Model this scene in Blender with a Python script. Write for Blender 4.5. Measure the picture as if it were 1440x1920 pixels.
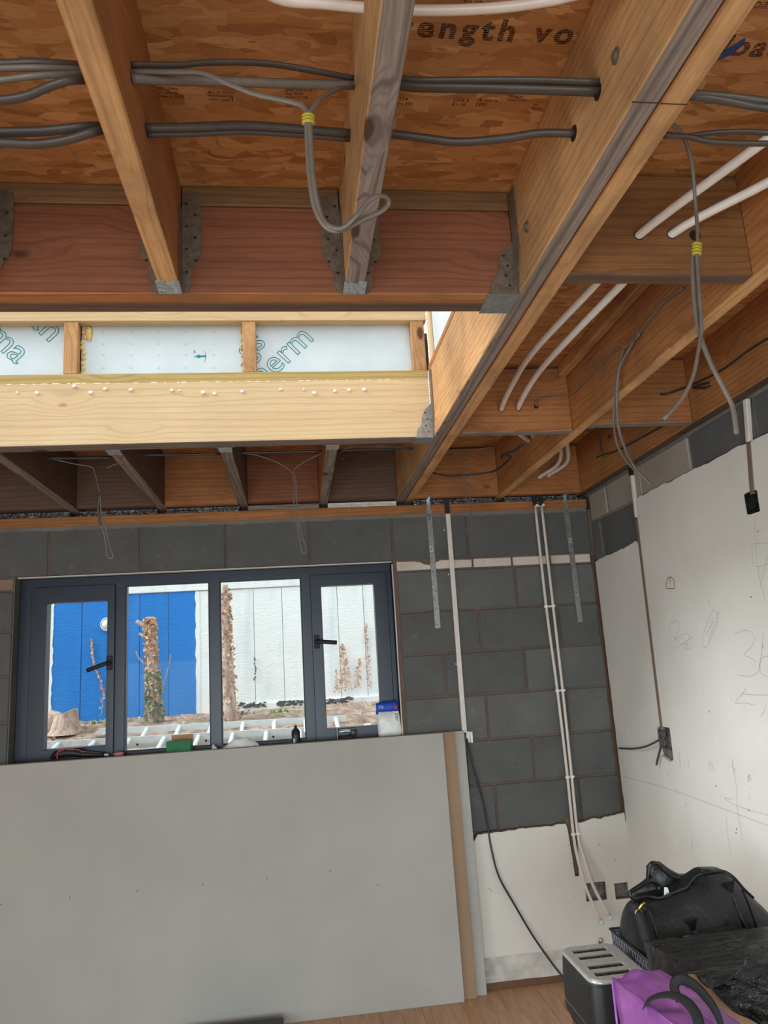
import bpy, bmesh, math, random
from mathutils import Vector, Matrix, noise
S = bpy.context.scene
C = S.collection
for o in list(bpy.data.objects): bpy.data.objects.remove(o)
PI = math.pi
random.seed(7)

# ---------------------------------------------------------------- camera
YAW, PITCH, ROLL, FPX, CZ = 0.128, 0.2029, -0.0614, 1382.78, 1.575
fwd = Vector((math.sin(YAW)*math.cos(PITCH), math.cos(YAW)*math.cos(PITCH), math.sin(PITCH)))
rt0 = Vector((math.cos(YAW), -math.sin(YAW), 0)); up0 = rt0.cross(fwd)
RT = math.cos(ROLL)*rt0 + math.sin(ROLL)*up0
UP = -math.sin(ROLL)*rt0 + math.cos(ROLL)*up0
CAM = Vector((0, 0, CZ))
cd = bpy.data.cameras.new('camera'); cam = bpy.data.objects.new('camera', cd); C.objects.link(cam)
cd.sensor_fit = 'VERTICAL'; cd.sensor_height = 24.0; cd.lens = FPX/1920*24.0
cd.clip_start = 0.02; cd.clip_end = 200
M = Matrix(((RT.x, UP.x, -fwd.x, 0), (RT.y, UP.y, -fwd.y, 0), (RT.z, UP.z, -fwd.z, CZ), (0, 0, 0, 1)))
cam.matrix_world = M
S.camera = cam
def at(x, y, ax, v):
    """point of the scene plane ax = v seen at a measured photo position"""
    d = fwd + RT*((x-720)/FPX) - UP*((y-960)/FPX)
    i = 'XYZ'.index(ax)
    return CAM + d*((v-CAM[i])/d[i])

# ---------------------------------------------------------------- world, lights, exposure
w = bpy.data.worlds.new('overcast'); S.world = w; w.use_nodes = True
nt = w.node_tree; bg = nt.nodes['Background']
tc = nt.nodes.new('ShaderNodeTexCoord'); sx = nt.nodes.new('ShaderNodeSeparateXYZ')
rp = nt.nodes.new('ShaderNodeValToRGB'); nt.links.new(tc.outputs['Generated'], sx.inputs[0]); nt.links.new(sx.outputs[2], rp.inputs[0])
rp.color_ramp.elements[0].position = 0.0; rp.color_ramp.elements[0].color = (0.80, 0.86, 0.90, 1)
rp.color_ramp.elements[1].position = 0.7; rp.color_ramp.elements[1].color = (0.93, 0.98, 1.0, 1)
nt.links.new(rp.outputs[0], bg.inputs[0]); bg.inputs[1].default_value = 1.6
def area(name, loc, rot, sx_, sy_, power, col):
    l = bpy.data.lights.new(name, 'AREA'); l.shape = 'RECTANGLE'; l.size = sx_; l.size_y = sy_; l.energy = power; l.color = col
    o = bpy.data.objects.new(name, l); C.objects.link(o); o.location = loc; o.rotation_euler = rot
    return o
# daylight through the wide garden doors behind the camera
d1_ = area('door_daylight', (-0.6, -2.35, 0.95), (math.radians(77), 0, 0), 3.3, 1.7, 62, (0.80, 0.94, 1.0)); d1_.data.spread = math.radians(120)
# unseen fill lamp added at the left to brighten the lower right wall
d2_ = area('side_fill', (-2.85, 0.1, 0.62), (0, math.radians(-80), 0), 1.1, 2.4, 38, (0.74, 0.93, 1.0)); d2_.data.spread = math.radians(110)
# hazy sun, high over the left
sl_ = bpy.data.lights.new('hazy_sun', 'SUN'); sl_.energy = 3.2; sl_.angle = math.radians(32); sl_.color = (0.95, 0.98, 1.0)
so_ = bpy.data.objects.new('hazy_sun', sl_); C.objects.link(so_); so_.rotation_euler = Vector((-.72, -.16, .62)).to_track_quat('Z', 'Y').to_euler()
vs = S.view_settings
vs.view_transform = 'Standard'; vs.look = 'None'; vs.gamma = 1; vs.use_curve_mapping = False
vs.exposure = 0.0

# ---------------------------------------------------------------- dimensions
D, W, ZB, ZT, ZO = 3.93, 1.669, 2.451, 2.68, 2.735     # far wall, right wall, joist underside, joist top, deck underside
Y1, Y2 = 1.625, 2.782                                   # near header face, far header face
XL, YB = -2.9, -2.3
T = 0.047

# ---------------------------------------------------------------- materials
def lin(c):
    return tuple(((v/255)/12.92 if v/255 <= 0.04045 else ((v/255+0.055)/1.055)**2.4) for v in c) + (1,)
MATS = {}
class NT:
    def __init__(s, name):
        s.m = bpy.data.materials.new(name); s.m.use_nodes = True; s.t = s.m.node_tree
        s.b = s.t.nodes['Principled BSDF']; s.out = s.t.nodes['Material Output']; MATS[name] = s.m
    def n(s, typ, **k):
        o = s.t.nodes.new('ShaderNode'+typ)
        for a, v in k.items():
            if a.startswith('i_'): o.inputs[a[2:].replace('_', ' ')].default_value = v
            else: setattr(o, a, v)
        return o
    def l(s, a, b): s.t.links.new(a, b); return b
    def math(s, op, a, b=None, c=None):
        o = s.n('Math', operation=op)
        for i, v in enumerate((a, b, c)):
            if v is None: continue
            if hasattr(v, 'links'): s.l(v, o.inputs[i])
            else: o.inputs[i].default_value = v
        return o.outputs[0]
    def mix(s, f, a, b, mode='MIX'):
        o = s.n('Mix', data_type='RGBA', blend_type=mode)
        for i, v in ((0, f), (6, a), (7, b)):
            if hasattr(v, 'links'): s.l(v, o.inputs[i])
            else: o.inputs[i].default_value = v
        return o.outputs[2]
    def ramp(s, f, stops):
        o = s.n('ValToRGB'); e = o.color_ramp.elements
        while len(e) < len(stops): e.new(0.5)
        for q, (p, c) in zip(e, stops): q.position = p; q.color = c if len(c) == 4 else lin(c)
        s.l(f, o.inputs[0]); return o.outputs[0]
    def coords(s, scale=(1, 1, 1), rot=(0, 0, 0), rnd=True, kind='Object'):
        t = s.n('TexCoord'); v = t.outputs[kind]
        if rnd:
            oi = s.n('ObjectInfo'); ad = s.n('VectorMath', operation='MULTIPLY_ADD')
            cx = s.n('CombineXYZ'); s.l(oi.outputs['Random'], cx.inputs[0]); s.l(oi.outputs['Random'], cx.inputs[1]); s.l(oi.outputs['Random'], cx.inputs[2])
            s.l(cx.outputs[0], ad.inputs[0]); ad.inputs[1].default_value = (37, 23, 51); s.l(v, ad.inputs[2]); v = ad.outputs[0]
        mp = s.n('Mapping'); mp.inputs['Rotation'].default_value = rot; mp.inputs['Scale'].default_value = scale
        s.l(v, mp.inputs[0]); return mp.outputs[0]
    def noise(s, v, scale, detail=4, rough=.55, dist=0):
        o = s.n('TexNoise'); s.l(v, o.inputs['Vector']); o.inputs['Scale'].default_value = scale
        o.inputs['Detail'].default_value = detail; o.inputs['Roughness'].default_value = rough; o.inputs['Distortion'].default_value = dist
        return o.outputs[0]
    def bump(s, h, strength=.3, dist=.003):
        o = s.n('Bump'); o.inputs['Strength'].default_value = strength; o.inputs['Distance'].default_value = dist
        s.l(h, o.inputs['Height']); s.l(o.outputs[0], s.b.inputs['Normal'])
    def col(s, c):
        if hasattr(c, 'links'): s.l(c, s.b.inputs['Base Color'])
        else: s.b.inputs['Base Color'].default_value = c
    def rough(s, r): s.b.inputs['Roughness'].default_value = r
def plain(name, c, rough=.6, metal=0, var=.06, scale=30, bump=0.0, spec=.5):
    m = NT(name); v = m.coords(); f = m.noise(v, scale)
    c0 = lin(c); lo = tuple(x*(1-var*2) for x in c0[:3])+(1,); hi = tuple(min(1, x*(1+var*2)) for x in c0[:3])+(1,)
    m.col(m.ramp(f, [(.3, lo), (.7, hi)])); m.rough(rough); m.b.inputs['Metallic'].default_value = metal
    m.b.inputs['Specular IOR Level'].default_value = spec
    if bump: m.bump(f, bump, .002)
    return m.m
def timber(name, light, dark, axis='X', knot=(70, 42, 24), stain=0.0, ring=.5, knots=True):
    m = NT(name)
    i = 'XYZ'.index(axis); sc = [1, 1, 1]; sc[i] = .07
    base = m.coords(tuple(sc))
    warp = m.noise(base, 9, 2)
    g = m.n('VectorMath', operation='ADD'); cmb = m.n('CombineXYZ')
    wv = m.math('MULTIPLY', warp, .035)
    for k in range(3): m.l(wv, cmb.inputs[k])
    m.l(base, g.inputs[0]); m.l(cmb.outputs[0], g.inputs[1])
    # knots, stretched only a little along the grain
    ks = [8, 8, 8]; ks[i] = 3.6
    kv = m.coords(tuple(ks)); vo = m.n('TexVoronoi'); m.l(kv, vo.inputs['Vector']); vo.inputs['Scale'].default_value = 1
    kd = m.math('SUBTRACT', 1, m.math('DIVIDE', vo.outputs['Distance'], .13)); kd = m.math('MAXIMUM', kd, 0)
    sep = m.n('SeparateColor'); m.l(vo.outputs['Color'], sep.inputs[0])
    pick = m.math('GREATER_THAN', sep.outputs[0], .55); kk = m.math('MULTIPLY', kd, pick)
    infl = m.math('MAXIMUM', m.math('SUBTRACT', 1, m.math('DIVIDE', vo.outputs['Distance'], .5)), 0)
    infl = m.math('MULTIPLY', m.math('MULTIPLY', infl, pick), .06)
    # growth ring lines: bands across the grain, bent round the knots
    s2 = m.n('SeparateXYZ'); m.l(g.outputs[0], s2.inputs[0])
    a, b = [k for k in range(3) if k != i]
    rr = m.math('ADD', m.math('MULTIPLY', s2.outputs[a], 1.0), m.math('MULTIPLY', s2.outputs[b], 1.3))
    rr = m.math('ADD', rr, infl)
    st = m.math('SINE', m.math('MULTIPLY', m.math('ADD', rr, m.math('MULTIPLY', warp, .05)), 620))
    st = m.math('MULTIPLY_ADD', st, .5, .5)
    fine = m.noise(g.outputs[0], 170, 5, .6)
    big = m.noise(base, 14, 3)
    f = m.math('ADD', m.math('MULTIPLY', fine, .55), m.math('MULTIPLY', big, .45))
    c = m.ramp(f, [(.28, dark), (.72, light)])
    st2 = m.math('SINE', m.math('MULTIPLY', m.math('ADD', rr, m.math('MULTIPLY', m.noise(base, 4, 3), .12)), 210)); st2 = m.math('MULTIPLY_ADD', st2, .5, .5)
    deep = tuple(int(q*.74) for q in dark)
    c = m.mix(m.math('MULTIPLY', m.math('POWER', st, 4), ring*.62), c, lin(dark))
    c = m.mix(m.math('MULTIPLY', m.math('POWER', st2, 5), ring*.75), c, lin(deep))
    c = m.mix(m.math('MULTIPLY', infl, 5 if knots else 0), c, lin(dark))
    if knots: c = m.mix(m.math('MINIMUM', m.math('MULTIPLY', kk, 2.2), .9), c, lin(knot))
    if stain:
        sv = m.coords((1, 1, 1)); sn = m.noise(sv, 3.2, 5, .6)
        sf = m.ramp(sn, [(.42, (0, 0, 0, 1)), (.68, (1, 1, 1, 1))])
        c = m.mix(m.math('MULTIPLY', sf, stain), c, lin((58, 48, 42)))
    m.col(c); m.rough(.72); m.b.inputs['Specular IOR Level'].default_value = .25
    m.bump(m.math('ADD', fine, m.math('MULTIPLY', st, .25)), .25, .0015)
    return m.m
for ax in 'XYZ':
    timber('pine_'+ax, (218, 172, 120), (180, 128, 80), ax, stain=.45)
    timber('pine_warm_'+ax, (190, 132, 80), (150, 92, 52), ax, stain=.35)
    timber('pine_red_'+ax, (152, 98, 70), (118, 70, 48), ax, stain=.18)
    timber('pine_grey_'+ax, (162, 144, 132), (112, 98, 90), ax, stain=.2, ring=.9)
    timber('pine_dark_'+ax, (118, 92, 74), (84, 62, 50), ax, stain=.3)
    timber('pine_pale_'+ax, (222, 198, 158), (206, 172, 128), ax, stain=.06, ring=.35)
    timber('batten_green_'+ax, (196, 172, 112), (166, 140, 84), ax, stain=.05, knots=False)
for ax in 'XY': timber('pine_brown_'+ax, (152, 106, 64), (118, 78, 44), ax, stain=.4); timber('batten_brown_'+ax, (146, 112, 76), (112, 82, 54), ax, stain=.2)  # pine for the near noggin has its shade painted into a darker colour
def osb():
    m = NT('osb')
    def layer(rot, sc):
        v = m.coords((1, 1, 1), rnd=False); wn = m.n('TexNoise'); m.l(v, wn.inputs['Vector']); wn.inputs['Scale'].default_value = 6; wn.inputs['Detail'].default_value = 2
        w_ = m.n('VectorMath', operation='MULTIPLY_ADD'); m.l(wn.outputs['Color'], w_.inputs[0]); w_.inputs[1].default_value = (.05, .05, 0); m.l(v, w_.inputs[2])
        mp = m.n('Mapping'); m.l(w_.outputs[0], mp.inputs[0]); mp.inputs['Rotation'].default_value = (0, 0, rot); mp.inputs['Scale'].default_value = sc
        vo = m.n('TexVoronoi'); m.l(mp.outputs[0], vo.inputs['Vector']); vo.inputs['Scale'].default_value = 1; vo.inputs['Randomness'].default_value = 1
        s_ = m.n('SeparateColor'); m.l(vo.outputs['Color'], s_.inputs[0])
        gn = m.noise(mp.outputs[0], 3.5, 3)
        return s_.outputs[0], s_.outputs[1], vo.outputs['Distance'], gn
    L = [layer(.15, (11, 46, 1)), layer(-.5, (14, 48, 1)), layer(.75, (12, 52, 1)), layer(1.4, (16, 40, 1))]
    col = None; h = None
    for k, (a, b, d, g) in enumerate(L):
        t = m.math('MULTIPLY_ADD', g, .35, m.math('MULTIPLY', a, .75))
        c = m.ramp(t, [(.0, (138, 88, 48)), (.4, (172, 118, 70)), (.7, (184, 132, 82)), (1.0, (206, 156, 104))])
        if col is None: col, h = c, a
        else:
            f = m.math('GREATER_THAN', b, .52+.06*k)
            col = m.mix(f, col, c)
            mh = m.n('Mix', data_type='FLOAT'); m.l(f, mh.inputs[0]); m.l(h, mh.inputs[2]); m.l(a, mh.inputs[3]); h = mh.outputs[0]
    dk = m.noise(m.coords((9, 26, 1), (0, 0, .4), False), 2.2, 3)
    col = m.mix(m.ramp(dk, [(.66, (0, 0, 0, 1)), (.75, (.6, .6, .6, 1))]), col, lin((84, 46, 22)))
    gr = m.noise(m.coords((6, 60, 1), (0, 0, .15), False), 4, 5, .7); col = m.mix(m.math('MULTIPLY', m.ramp(gr, [(.5, (0, 0, 0, 1)), (.8, (1, 1, 1, 1))]), .5), col, lin((128, 78, 42)))
    m.col(col); m.rough(.6); m.b.inputs['Specular IOR Level'].default_value = .3; m.bump(h, .2, .002)
osb()
def blockmat(name, c, c2):
    m = NT(name); v = m.coords(); f = m.noise(v, 5, 5); g = m.noise(v, 220, 3); k = m.noise(v, 22, 6)
    a = m.ramp(f, [(.3, c), (.7, c2)])
    a = m.mix(m.math('MULTIPLY', m.ramp(g, [(.4, (0, 0, 0, 1)), (.75, (1, 1, 1, 1))]), .18), a, lin((150, 150, 148)))
    a = m.mix(m.math('MULTIPLY', m.ramp(k, [(.62, (0, 0, 0, 1)), (.75, (1, 1, 1, 1))]), .25), a, lin((150, 138, 128)))
    m.col(a); m.rough(.92); m.b.inputs['Specular IOR Level'].default_value = .2; m.bump(m.math('ADD', g, m.math('MULTIPLY', k, .8)), .5, .003)
blockmat('block_dark', (84, 84, 83), (97, 97, 94)); blockmat('block_mid', (94, 94, 92), (108, 107, 103))
blockmat('block_pale', (150, 138, 128), (168, 158, 148)); blockmat('brick_white', (196, 184, 172), (222, 212, 200))
blockmat('brick_brown', (128, 108, 92), (150, 128, 112))
blockmat('mortar', (98, 78, 70), (118, 98, 88)); blockmat('mortar_grey', (112, 106, 100), (134, 126, 118))
def plaster(name, c, dirty):
    m = NT(name); v = m.coords(rnd=False); f = m.noise(v, 1.6, 6, .6); g = m.noise(v, 60, 4); sp = m.noise(v, 26, 2)
    a = m.ramp(f, [(.3, tuple(int(x*.93) for x in c)), (.7, c)])
    a = m.mix(m.math('MULTIPLY', m.ramp(sp, [(.73, (0, 0, 0, 1)), (.77, (1, 1, 1, 1))]), dirty), a, lin((120, 100, 84)))
    m.col(a); m.rough(.8); m.b.inputs['Specular IOR Level'].default_value = .3; m.bump(m.math('ADD', m.math('MULTIPLY', f, 3), g), .12, .003)
plaster('plaster_white', (229, 224, 216), .35); plaster('plaster_cut', (98, 76, 62), .2)
plaster('plasterboard', (178, 175, 168), 0.0); plaster('plasterboard_brown', (160, 132, 106), 0.0); plaster('gypsum_edge', (225, 224, 220), 0)
m = NT('frame_anthracite'); v = m.coords(); m.col(m.ramp(m.noise(v, 4), [(.3, (22, 34, 50)), (.7, (26, 39, 56))])); m.rough(.38)
plain('gasket', (14, 15, 17), .6); plain('cable_grey', (108, 99, 90), .45); plain('cable_dark', (72, 64, 58), .45); plain('cable_black', (40, 40, 42), .4)
plain('tape_yellow', (168, 150, 40), .5); plain('pipe_white', (216, 204, 194), .35, var=.03); plain('pipe_blue', (196, 208, 214), .35, var=.03)
plain('trunking_white', (222, 212, 204), .5, var=.04); plain('trunking_brown', (126, 106, 92), .6)
plain('galv_dull', (112, 98, 84), .55, metal=.35, var=.15, scale=60, bump=.1); plain('galv_bright', (190, 196, 198), .32, metal=.75, var=.2, scale=90, bump=.2)
plain('galv_mid', (152, 152, 150), .4, metal=.6, var=.12, scale=60); plain('nail', (52, 42, 36), .5, metal=.5)
plain('steel_box', (122, 122, 118), .5, metal=.4, var=.3, scale=60, bump=.4); plain('box_black', (28, 27, 27), .5, bump=.3)
plain('pencil', (160, 158, 154), .8); plain('pencil_brown', (112, 88, 70), .8); plain('print_dark', (52, 32, 20), .7); plain('print_teal', (0, 140, 142), .6); plain('print_blue', (36, 64, 120), .6)
plain('print_light', (205, 203, 198), .6); plain('white_plastic', (236, 236, 232), .4); plain('foam_yellow', (222, 196, 130), .9, bump=.6, scale=60, var=.12); plain('foam_white', (236, 232, 222), .9, bump=.6)
plain('foil_white', (214, 204, 194), .7, bump=.3)
m = NT('foil'); v = m.coords(); f = m.noise(v, 40, 5, .6, 2); m.col(m.ramp(f, [(.4, (44, 44, 46)), (.7, (168, 166, 162))])); m.rough(.3); m.b.inputs['Metallic'].default_value = .6; m.bump(f, 1, .01)
m = NT('pir_foil'); v = m.coords(rnd=False); f = m.noise(v, 5, 6); g = m.noise(v, 90, 3)
sep = m.n('SeparateXYZ'); m.l(v, sep.inputs[0])
a = m.ramp(f, [(.25, (196, 208, 212)), (.7, (214, 224, 227))])
m.col(a); m.rough(.45); m.b.inputs['Metallic'].default_value = .1; m.bump(m.math('ADD', m.math('MULTIPLY', f, 2), g), .4, .003)
plain('pir_core', (214, 186, 120), .9, bump=.5)
def floormat():
    m = NT('laminate'); v = m.coords((14, 1.1, 1)); f = m.noise(v, 5, 6, .6, .6); v2 = m.coords((1, 1, 1)); g = m.noise(v2, 2, 2)
    c = m.ramp(f, [(.3, (168, 124, 92)), (.5, (190, 146, 110)), (.75, (204, 164, 128))]); c = m.mix(m.math('MULTIPLY', g, .25), c, lin((160, 112, 82)))
    m.col(c); m.rough(.38); m.bump(f, .08, .001)
floormat()
def paintwall(name, c, c2, dirt):
    m = NT(name); v = m.coords(rnd=False); f = m.noise(v, 1.2, 5); g = m.noise(v, 24, 5); st = m.noise(m.coords((3, 1, .35), rnd=False), 2.5, 4)
    a = m.ramp(f, [(.3, c), (.7, c2)])
    a = m.mix(m.math('MULTIPLY', m.ramp(st, [(.5, (0, 0, 0, 1)), (.7, (1, 1, 1, 1))]), dirt), a, lin((176, 200, 214)))
    m.col(a); m.rough(.8); m.bump(m.math('ADD', m.math('MULTIPLY', m.noise(m.coords((5, 1, 22), rnd=False), 3, 3), 1.2), g), .35, .01)
paintwall('paint_white', (232, 234, 232), (240, 242, 240), .35); paintwall('paint_blue', (28, 116, 196), (34, 128, 210), .05)
m = NT('soil'); v = m.coords(rnd=False); f = m.noise(v, 9, 8, .65); g = m.noise(v, 60, 4)
a = m.ramp(f, [(.3, (104, 82, 70)), (.5, (168, 140, 122)), (.7, (218, 198, 182))]); a = m.mix(m.ramp(m.noise(v, 2.3, 5), [(.6, (0, 0, 0, 1)), (.72, (.7, .7, .7, 1))]), a, lin((112, 132, 70)))
m.col(a); m.rough(.95); m.bump(m.math('ADD', f, g), 1, .03)
m = NT('bark'); v = m.coords((1, 1, .35)); f = m.noise(v, 24, 6, .65); m.col(m.ramp(f, [(.3, (158, 130, 114)), (.5, (204, 176, 160)), (.7, (228, 208, 194))])); m.rough(.95); m.bump(f, 1, .03)
plain('wood_cut', (214, 200, 182), .9, bump=.4); plain('leaf_brown', (206, 168, 138), .8, var=.2); plain('leaf_green', (136, 150, 112), .8, var=.25); plain('weed_green', (132, 164, 84), .8, var=.2)
plain('aluminium', (228, 233, 233), .4, metal=.15, var=.05); plain('timber_offcut', (224, 216, 200), .8)
m = NT('glass'); mixn = m.n('MixShader'); tr = m.n('BsdfTransparent'); gl = m.n('BsdfGlossy'); gl.inputs['Roughness'].default_value = .02
fr = m.n('Fresnel'); fr.inputs[0].default_value = 1.12; m.l(fr.outputs[0], mixn.inputs[0]); tr.inputs[0].default_value = (.95, .98, .98, 1)
m.l(tr.outputs[0], mixn.inputs[1]); m.l(gl.outputs[0], mixn.inputs[2]); m.l(mixn.outputs[0], m.out.inputs[0])
m = NT('leather_black'); v = m.coords(); f = m.noise(v, 9, 3); g = m.noise(v, 300, 2); m.col(m.ramp(f, [(.3, (17, 17, 18)), (.7, (24, 24, 26))])); m.rough(.36); m.bump(m.math('ADD', m.math('MULTIPLY', f, 6), m.math('MULTIPLY', g, .3)), .35, .006)
m = NT('webbing_black'); v = m.coords(); f = m.noise(v, 500, 2); m.col(m.ramp(f, [(.3, (24, 24, 26)), (.7, (46, 46, 48))])); m.rough(.8); m.bump(f, .3, .001)
m = NT('black_film'); v = m.coords((1, 2.4, 1), (0, 0, .5)); f = m.noise(v, 9, 5, .6, 1.2); g = m.noise(m.coords((1, 4.5, 1), (0, 0, .35)), 6.5, 5, .62, 2.5)
m.col(m.ramp(g, [(.35, (18, 18, 17)), (.58, (34, 33, 32)), (.80, (104, 101, 97))])); m.rough(.13); m.bump(m.math('ADD', f, g), 1, .02)
m = NT('purple_fabric'); v = m.coords(); f = m.noise(v, 7, 4, .6, .8); m.col(m.ramp(f, [(.3, (140, 76, 150)), (.7, (172, 104, 178))])); m.rough(.42); m.bump(f, .6, .012)
plain('cardboard', (178, 136, 100), .8, bump=.1); plain('toaster_black', (36, 36, 38), .5, var=.05); plain('steel_brushed', (206, 203, 196), .3, metal=.45, var=.05); plain('slot_dark', (20, 20, 20), .7)
plain('basket_grey', (128, 132, 140), .5); plain('brass', (196, 168, 96), .3, metal=.9); plain('table_wood', (96, 74, 58), .6)
plain('green_card', (14, 108, 58), .6); plain('blue_print', (24, 74, 190), .5); plain('red_paint', (170, 40, 46), .5); plain('pink_plastic', (214, 130, 138), .5); plain('steel_tool', (92, 94, 98), .35, metal=.6)
plain('pale_skirting', (196, 190, 182), .8, bump=.5, scale=12, var=.15); plain('skirting_cut', (110, 78, 58), .8, bump=.4)
plain('lens_pale', (224, 228, 224), .4)

# ---------------------------------------------------------------- mesh builder
class MB:
    def __init__(s): s.v = []; s.f = []; s.mi = []; s.cur = 0
    def add(s, vs, fs):
        o = len(s.v); s.v += [tuple(q) for q in vs]; s.f += [tuple(i+o for i in f) for f in fs]; s.mi += [s.cur]*len(fs); return s
    def box(s, lo, hi, mx=None):
        x0, y0, z0 = lo; x1, y1, z1 = hi
        vs = [Vector(q) for q in ((x0,y0,z0),(x1,y0,z0),(x1,y1,z0),(x0,y1,z0),(x0,y0,z1),(x1,y0,z1),(x1,y1,z1),(x0,y1,z1))]
        if mx: vs = [mx @ q for q in vs]
        return s.add(vs, [(0,3,2,1),(4,5,6,7),(0,1,5,4),(1,2,6,5),(2,3,7,6),(3,0,4,7)])
    def prism(s, poly, ax, a, b, holes=()):
        """outline in the two other axes, extruded from a to b along ax; holes cut through"""
        bm = bmesh.new(); i = 'XYZ'.index(ax)
        def P(u, v):
            q = [u, v]; q.insert(i, a); return q
        edges = []
        for loop in [poly]+list(holes):
            vs = [bm.verts.new(P(*q)) for q in loop]
            for k in range(len(vs)): edges.append(bm.edges.new((vs[k], vs[(k+1) % len(vs)])))
        if holes: bmesh.ops.triangle_fill(bm, edges=edges, use_beauty=True)
        else: bm.faces.new(bm.verts[:] if False else [v for v in bm.verts])
        r = bmesh.ops.extrude_face_region(bm, geom=bm.faces[:])
        d = [0, 0, 0]; d[i] = b-a
        bmesh.ops.translate(bm, verts=[g for g in r['geom'] if isinstance(g, bmesh.types.BMVert)], vec=d)
        bmesh.ops.recalc_face_normals(bm, faces=bm.faces[:])
        bm.verts.index_update()
        s.add([v.co.copy() for v in bm.verts], [[v.index for v in f.verts] for f in bm.faces]); bm.free(); return s
    def tube(s, pts, ra, rb=None, n=8, sub=5, up=None, caps=True, radii=None):
        rb = rb or ra; pts = [Vector(p) for p in pts]
        if len(pts) > 2 and sub > 1:
            q = []; P_ = [pts[0]*2-pts[1]]+pts+[pts[-1]*2-pts[-2]]; R_ = []
            for k in range(1, len(P_)-2):
                p0, p1, p2, p3 = P_[k-1:k+3]
                for j in range(sub):
                    t = j/sub; q.append(.5*((2*p1)+(p2-p0)*t+(2*p0-5*p1+4*p2-p3)*t*t+(3*p1-p0-3*p2+p3)*t**3))
                    if radii: R_.append(radii[k-1]*(1-t)+radii[k]*t)
            q.append(pts[-1])
            if radii: R_.append(radii[-1]); radii = R_
            pts = q
        nrm = None; rings = []
        for k, p in enumerate(pts):
            t = (pts[min(k+1, len(pts)-1)]-pts[max(k-1, 0)]).normalized()
            if nrm is None:
                nrm = Vector(up) if up else (Vector((0, 0, 1)) if abs(t.z) < .9 else Vector((0, 1, 0)))
            nrm = (nrm-t*nrm.dot(t)).normalized(); b = t.cross(nrm); m_ = radii[k] if radii else 1
            rings.append([p+nrm*(math.sin(a)*rb*m_)+b*(math.cos(a)*ra*m_) for a in [2*PI*j/n for j in range(n)]])
        vs = [v for r in rings for v in r]; fs = []
        for k in range(len(rings)-1):
            for j in range(n): fs.append((k*n+j, k*n+(j+1) % n, (k+1)*n+(j+1) % n, (k+1)*n+j))
        if caps: fs.append(tuple(range(n))[::-1]); fs.append(tuple((len(rings)-1)*n+j for j in range(n)))
        return s.add(vs, fs)
    def lathe(s, prof, c=(0, 0, 0), n=20, ax='Z', sq=1.0):
        vs = []; fs = []
        for r, h in prof:
            for j in range(n):
                a = 2*PI*j/n; p = [r*math.cos(a), r*sq*math.sin(a), h]
                if ax == 'Y': p = [p[0], p[2], p[1]]
                if ax == 'X': p = [p[2], p[0], p[1]]
                vs.append(Vector(p)+Vector(c))
        m_ = len(prof)
        for k in range(m_-1):
            for j in range(n): fs.append((k*n+j, k*n+(j+1) % n, (k+1)*n+(j+1) % n, (k+1)*n+j))
        fs.append(tuple(range(n))[::-1]); fs.append(tuple((m_-1)*n+j for j in range(n)))
        return s.add(vs, fs)
    def loft(s, rings, caps=True):
        n = len(rings[0]); vs = [p for r in rings for p in r]; fs = []
        for k in range(len(rings)-1):
            for j in range(n): fs.append((k*n+j, k*n+(j+1) % n, (k+1)*n+(j+1) % n, (k+1)*n+j))
        if caps: fs.append(tuple(range(n))[::-1]); fs.append(tuple((len(rings)-1)*n+j for j in range(n)))
        return s.add(vs, fs)
    def grid(s, nu, nv, fn, thick=0):
        vs = [Vector(fn(i/(nu-1), j/(nv-1))) for j in range(nv) for i in range(nu)]
        fs = [(j*nu+i, j*nu+i+1, (j+1)*nu+i+1, (j+1)*nu+i) for j in range(nv-1) for i in range(nu-1)]
        return s.add(vs, fs)
    def build(s, name, mat, parent=None, smooth=False, bevel=0, seg=1, origin=None, solid=0, sub=0):
        me = bpy.data.meshes.new(name)
        cpts = s.v; n = len(cpts)
        if origin is None:
            lo = [min(v[k] for v in cpts) for k in range(3)]; hi = [max(v[k] for v in cpts) for k in range(3)]
            origin = Vector([(lo[k]+hi[k])/2 for k in range(3)])
        else: origin = Vector(origin)
        if parent is not None and name in ('lettering',): pass
        me.from_pydata([tuple(Vector(v)-origin) for v in cpts], [], s.f); me.update()
        bm = bmesh.new(); bm.from_mesh(me); bmesh.ops.recalc_face_normals(bm, faces=bm.faces[:]); bm.to_mesh(me); bm.free()
        mats = mat if isinstance(mat, (list, tuple)) else [mat]
        for q in mats: me.materials.append(MATS[q])
        if len(mats) > 1: me.polygons.foreach_set('material_index', s.mi)
        if smooth: me.polygons.foreach_set('use_smooth', [True]*len(me.polygons))
        o = bpy.data.objects.new(name, me); C.objects.link(o); o.location = origin
        if parent:
            o.parent = parent; o.matrix_parent_inverse = Matrix.Translation(-PLOC[parent.name])
        PLOC[o.name] = origin.copy() if parent is None else origin.copy()
        if parent: PLOC[o.name] = origin.copy()
        if solid:
            md = o.modifiers.new('solid', 'SOLIDIFY'); md.thickness = solid
        if bevel:
            md = o.modifiers.new('bevel', 'BEVEL'); md.width = bevel; md.segments = seg; md.limit_method = 'ANGLE'
            if seg > 1: me.polygons.foreach_set('use_smooth', [True]*len(me.polygons))
            if seg > 1:
                wn = o.modifiers.new('wn', 'WEIGHTED_NORMAL')
        if sub:
            md = o.modifiers.new('sub', 'SUBSURF'); md.levels = sub; md.render_levels = sub
        return o
PLOC = {}
def tag(o, label=None, cat=None, group=None, kind=None):
    if label: o['label'] = label
    if cat: o['category'] = cat
    if group: o['group'] = group
    if kind: o['kind'] = kind
    return o
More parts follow.
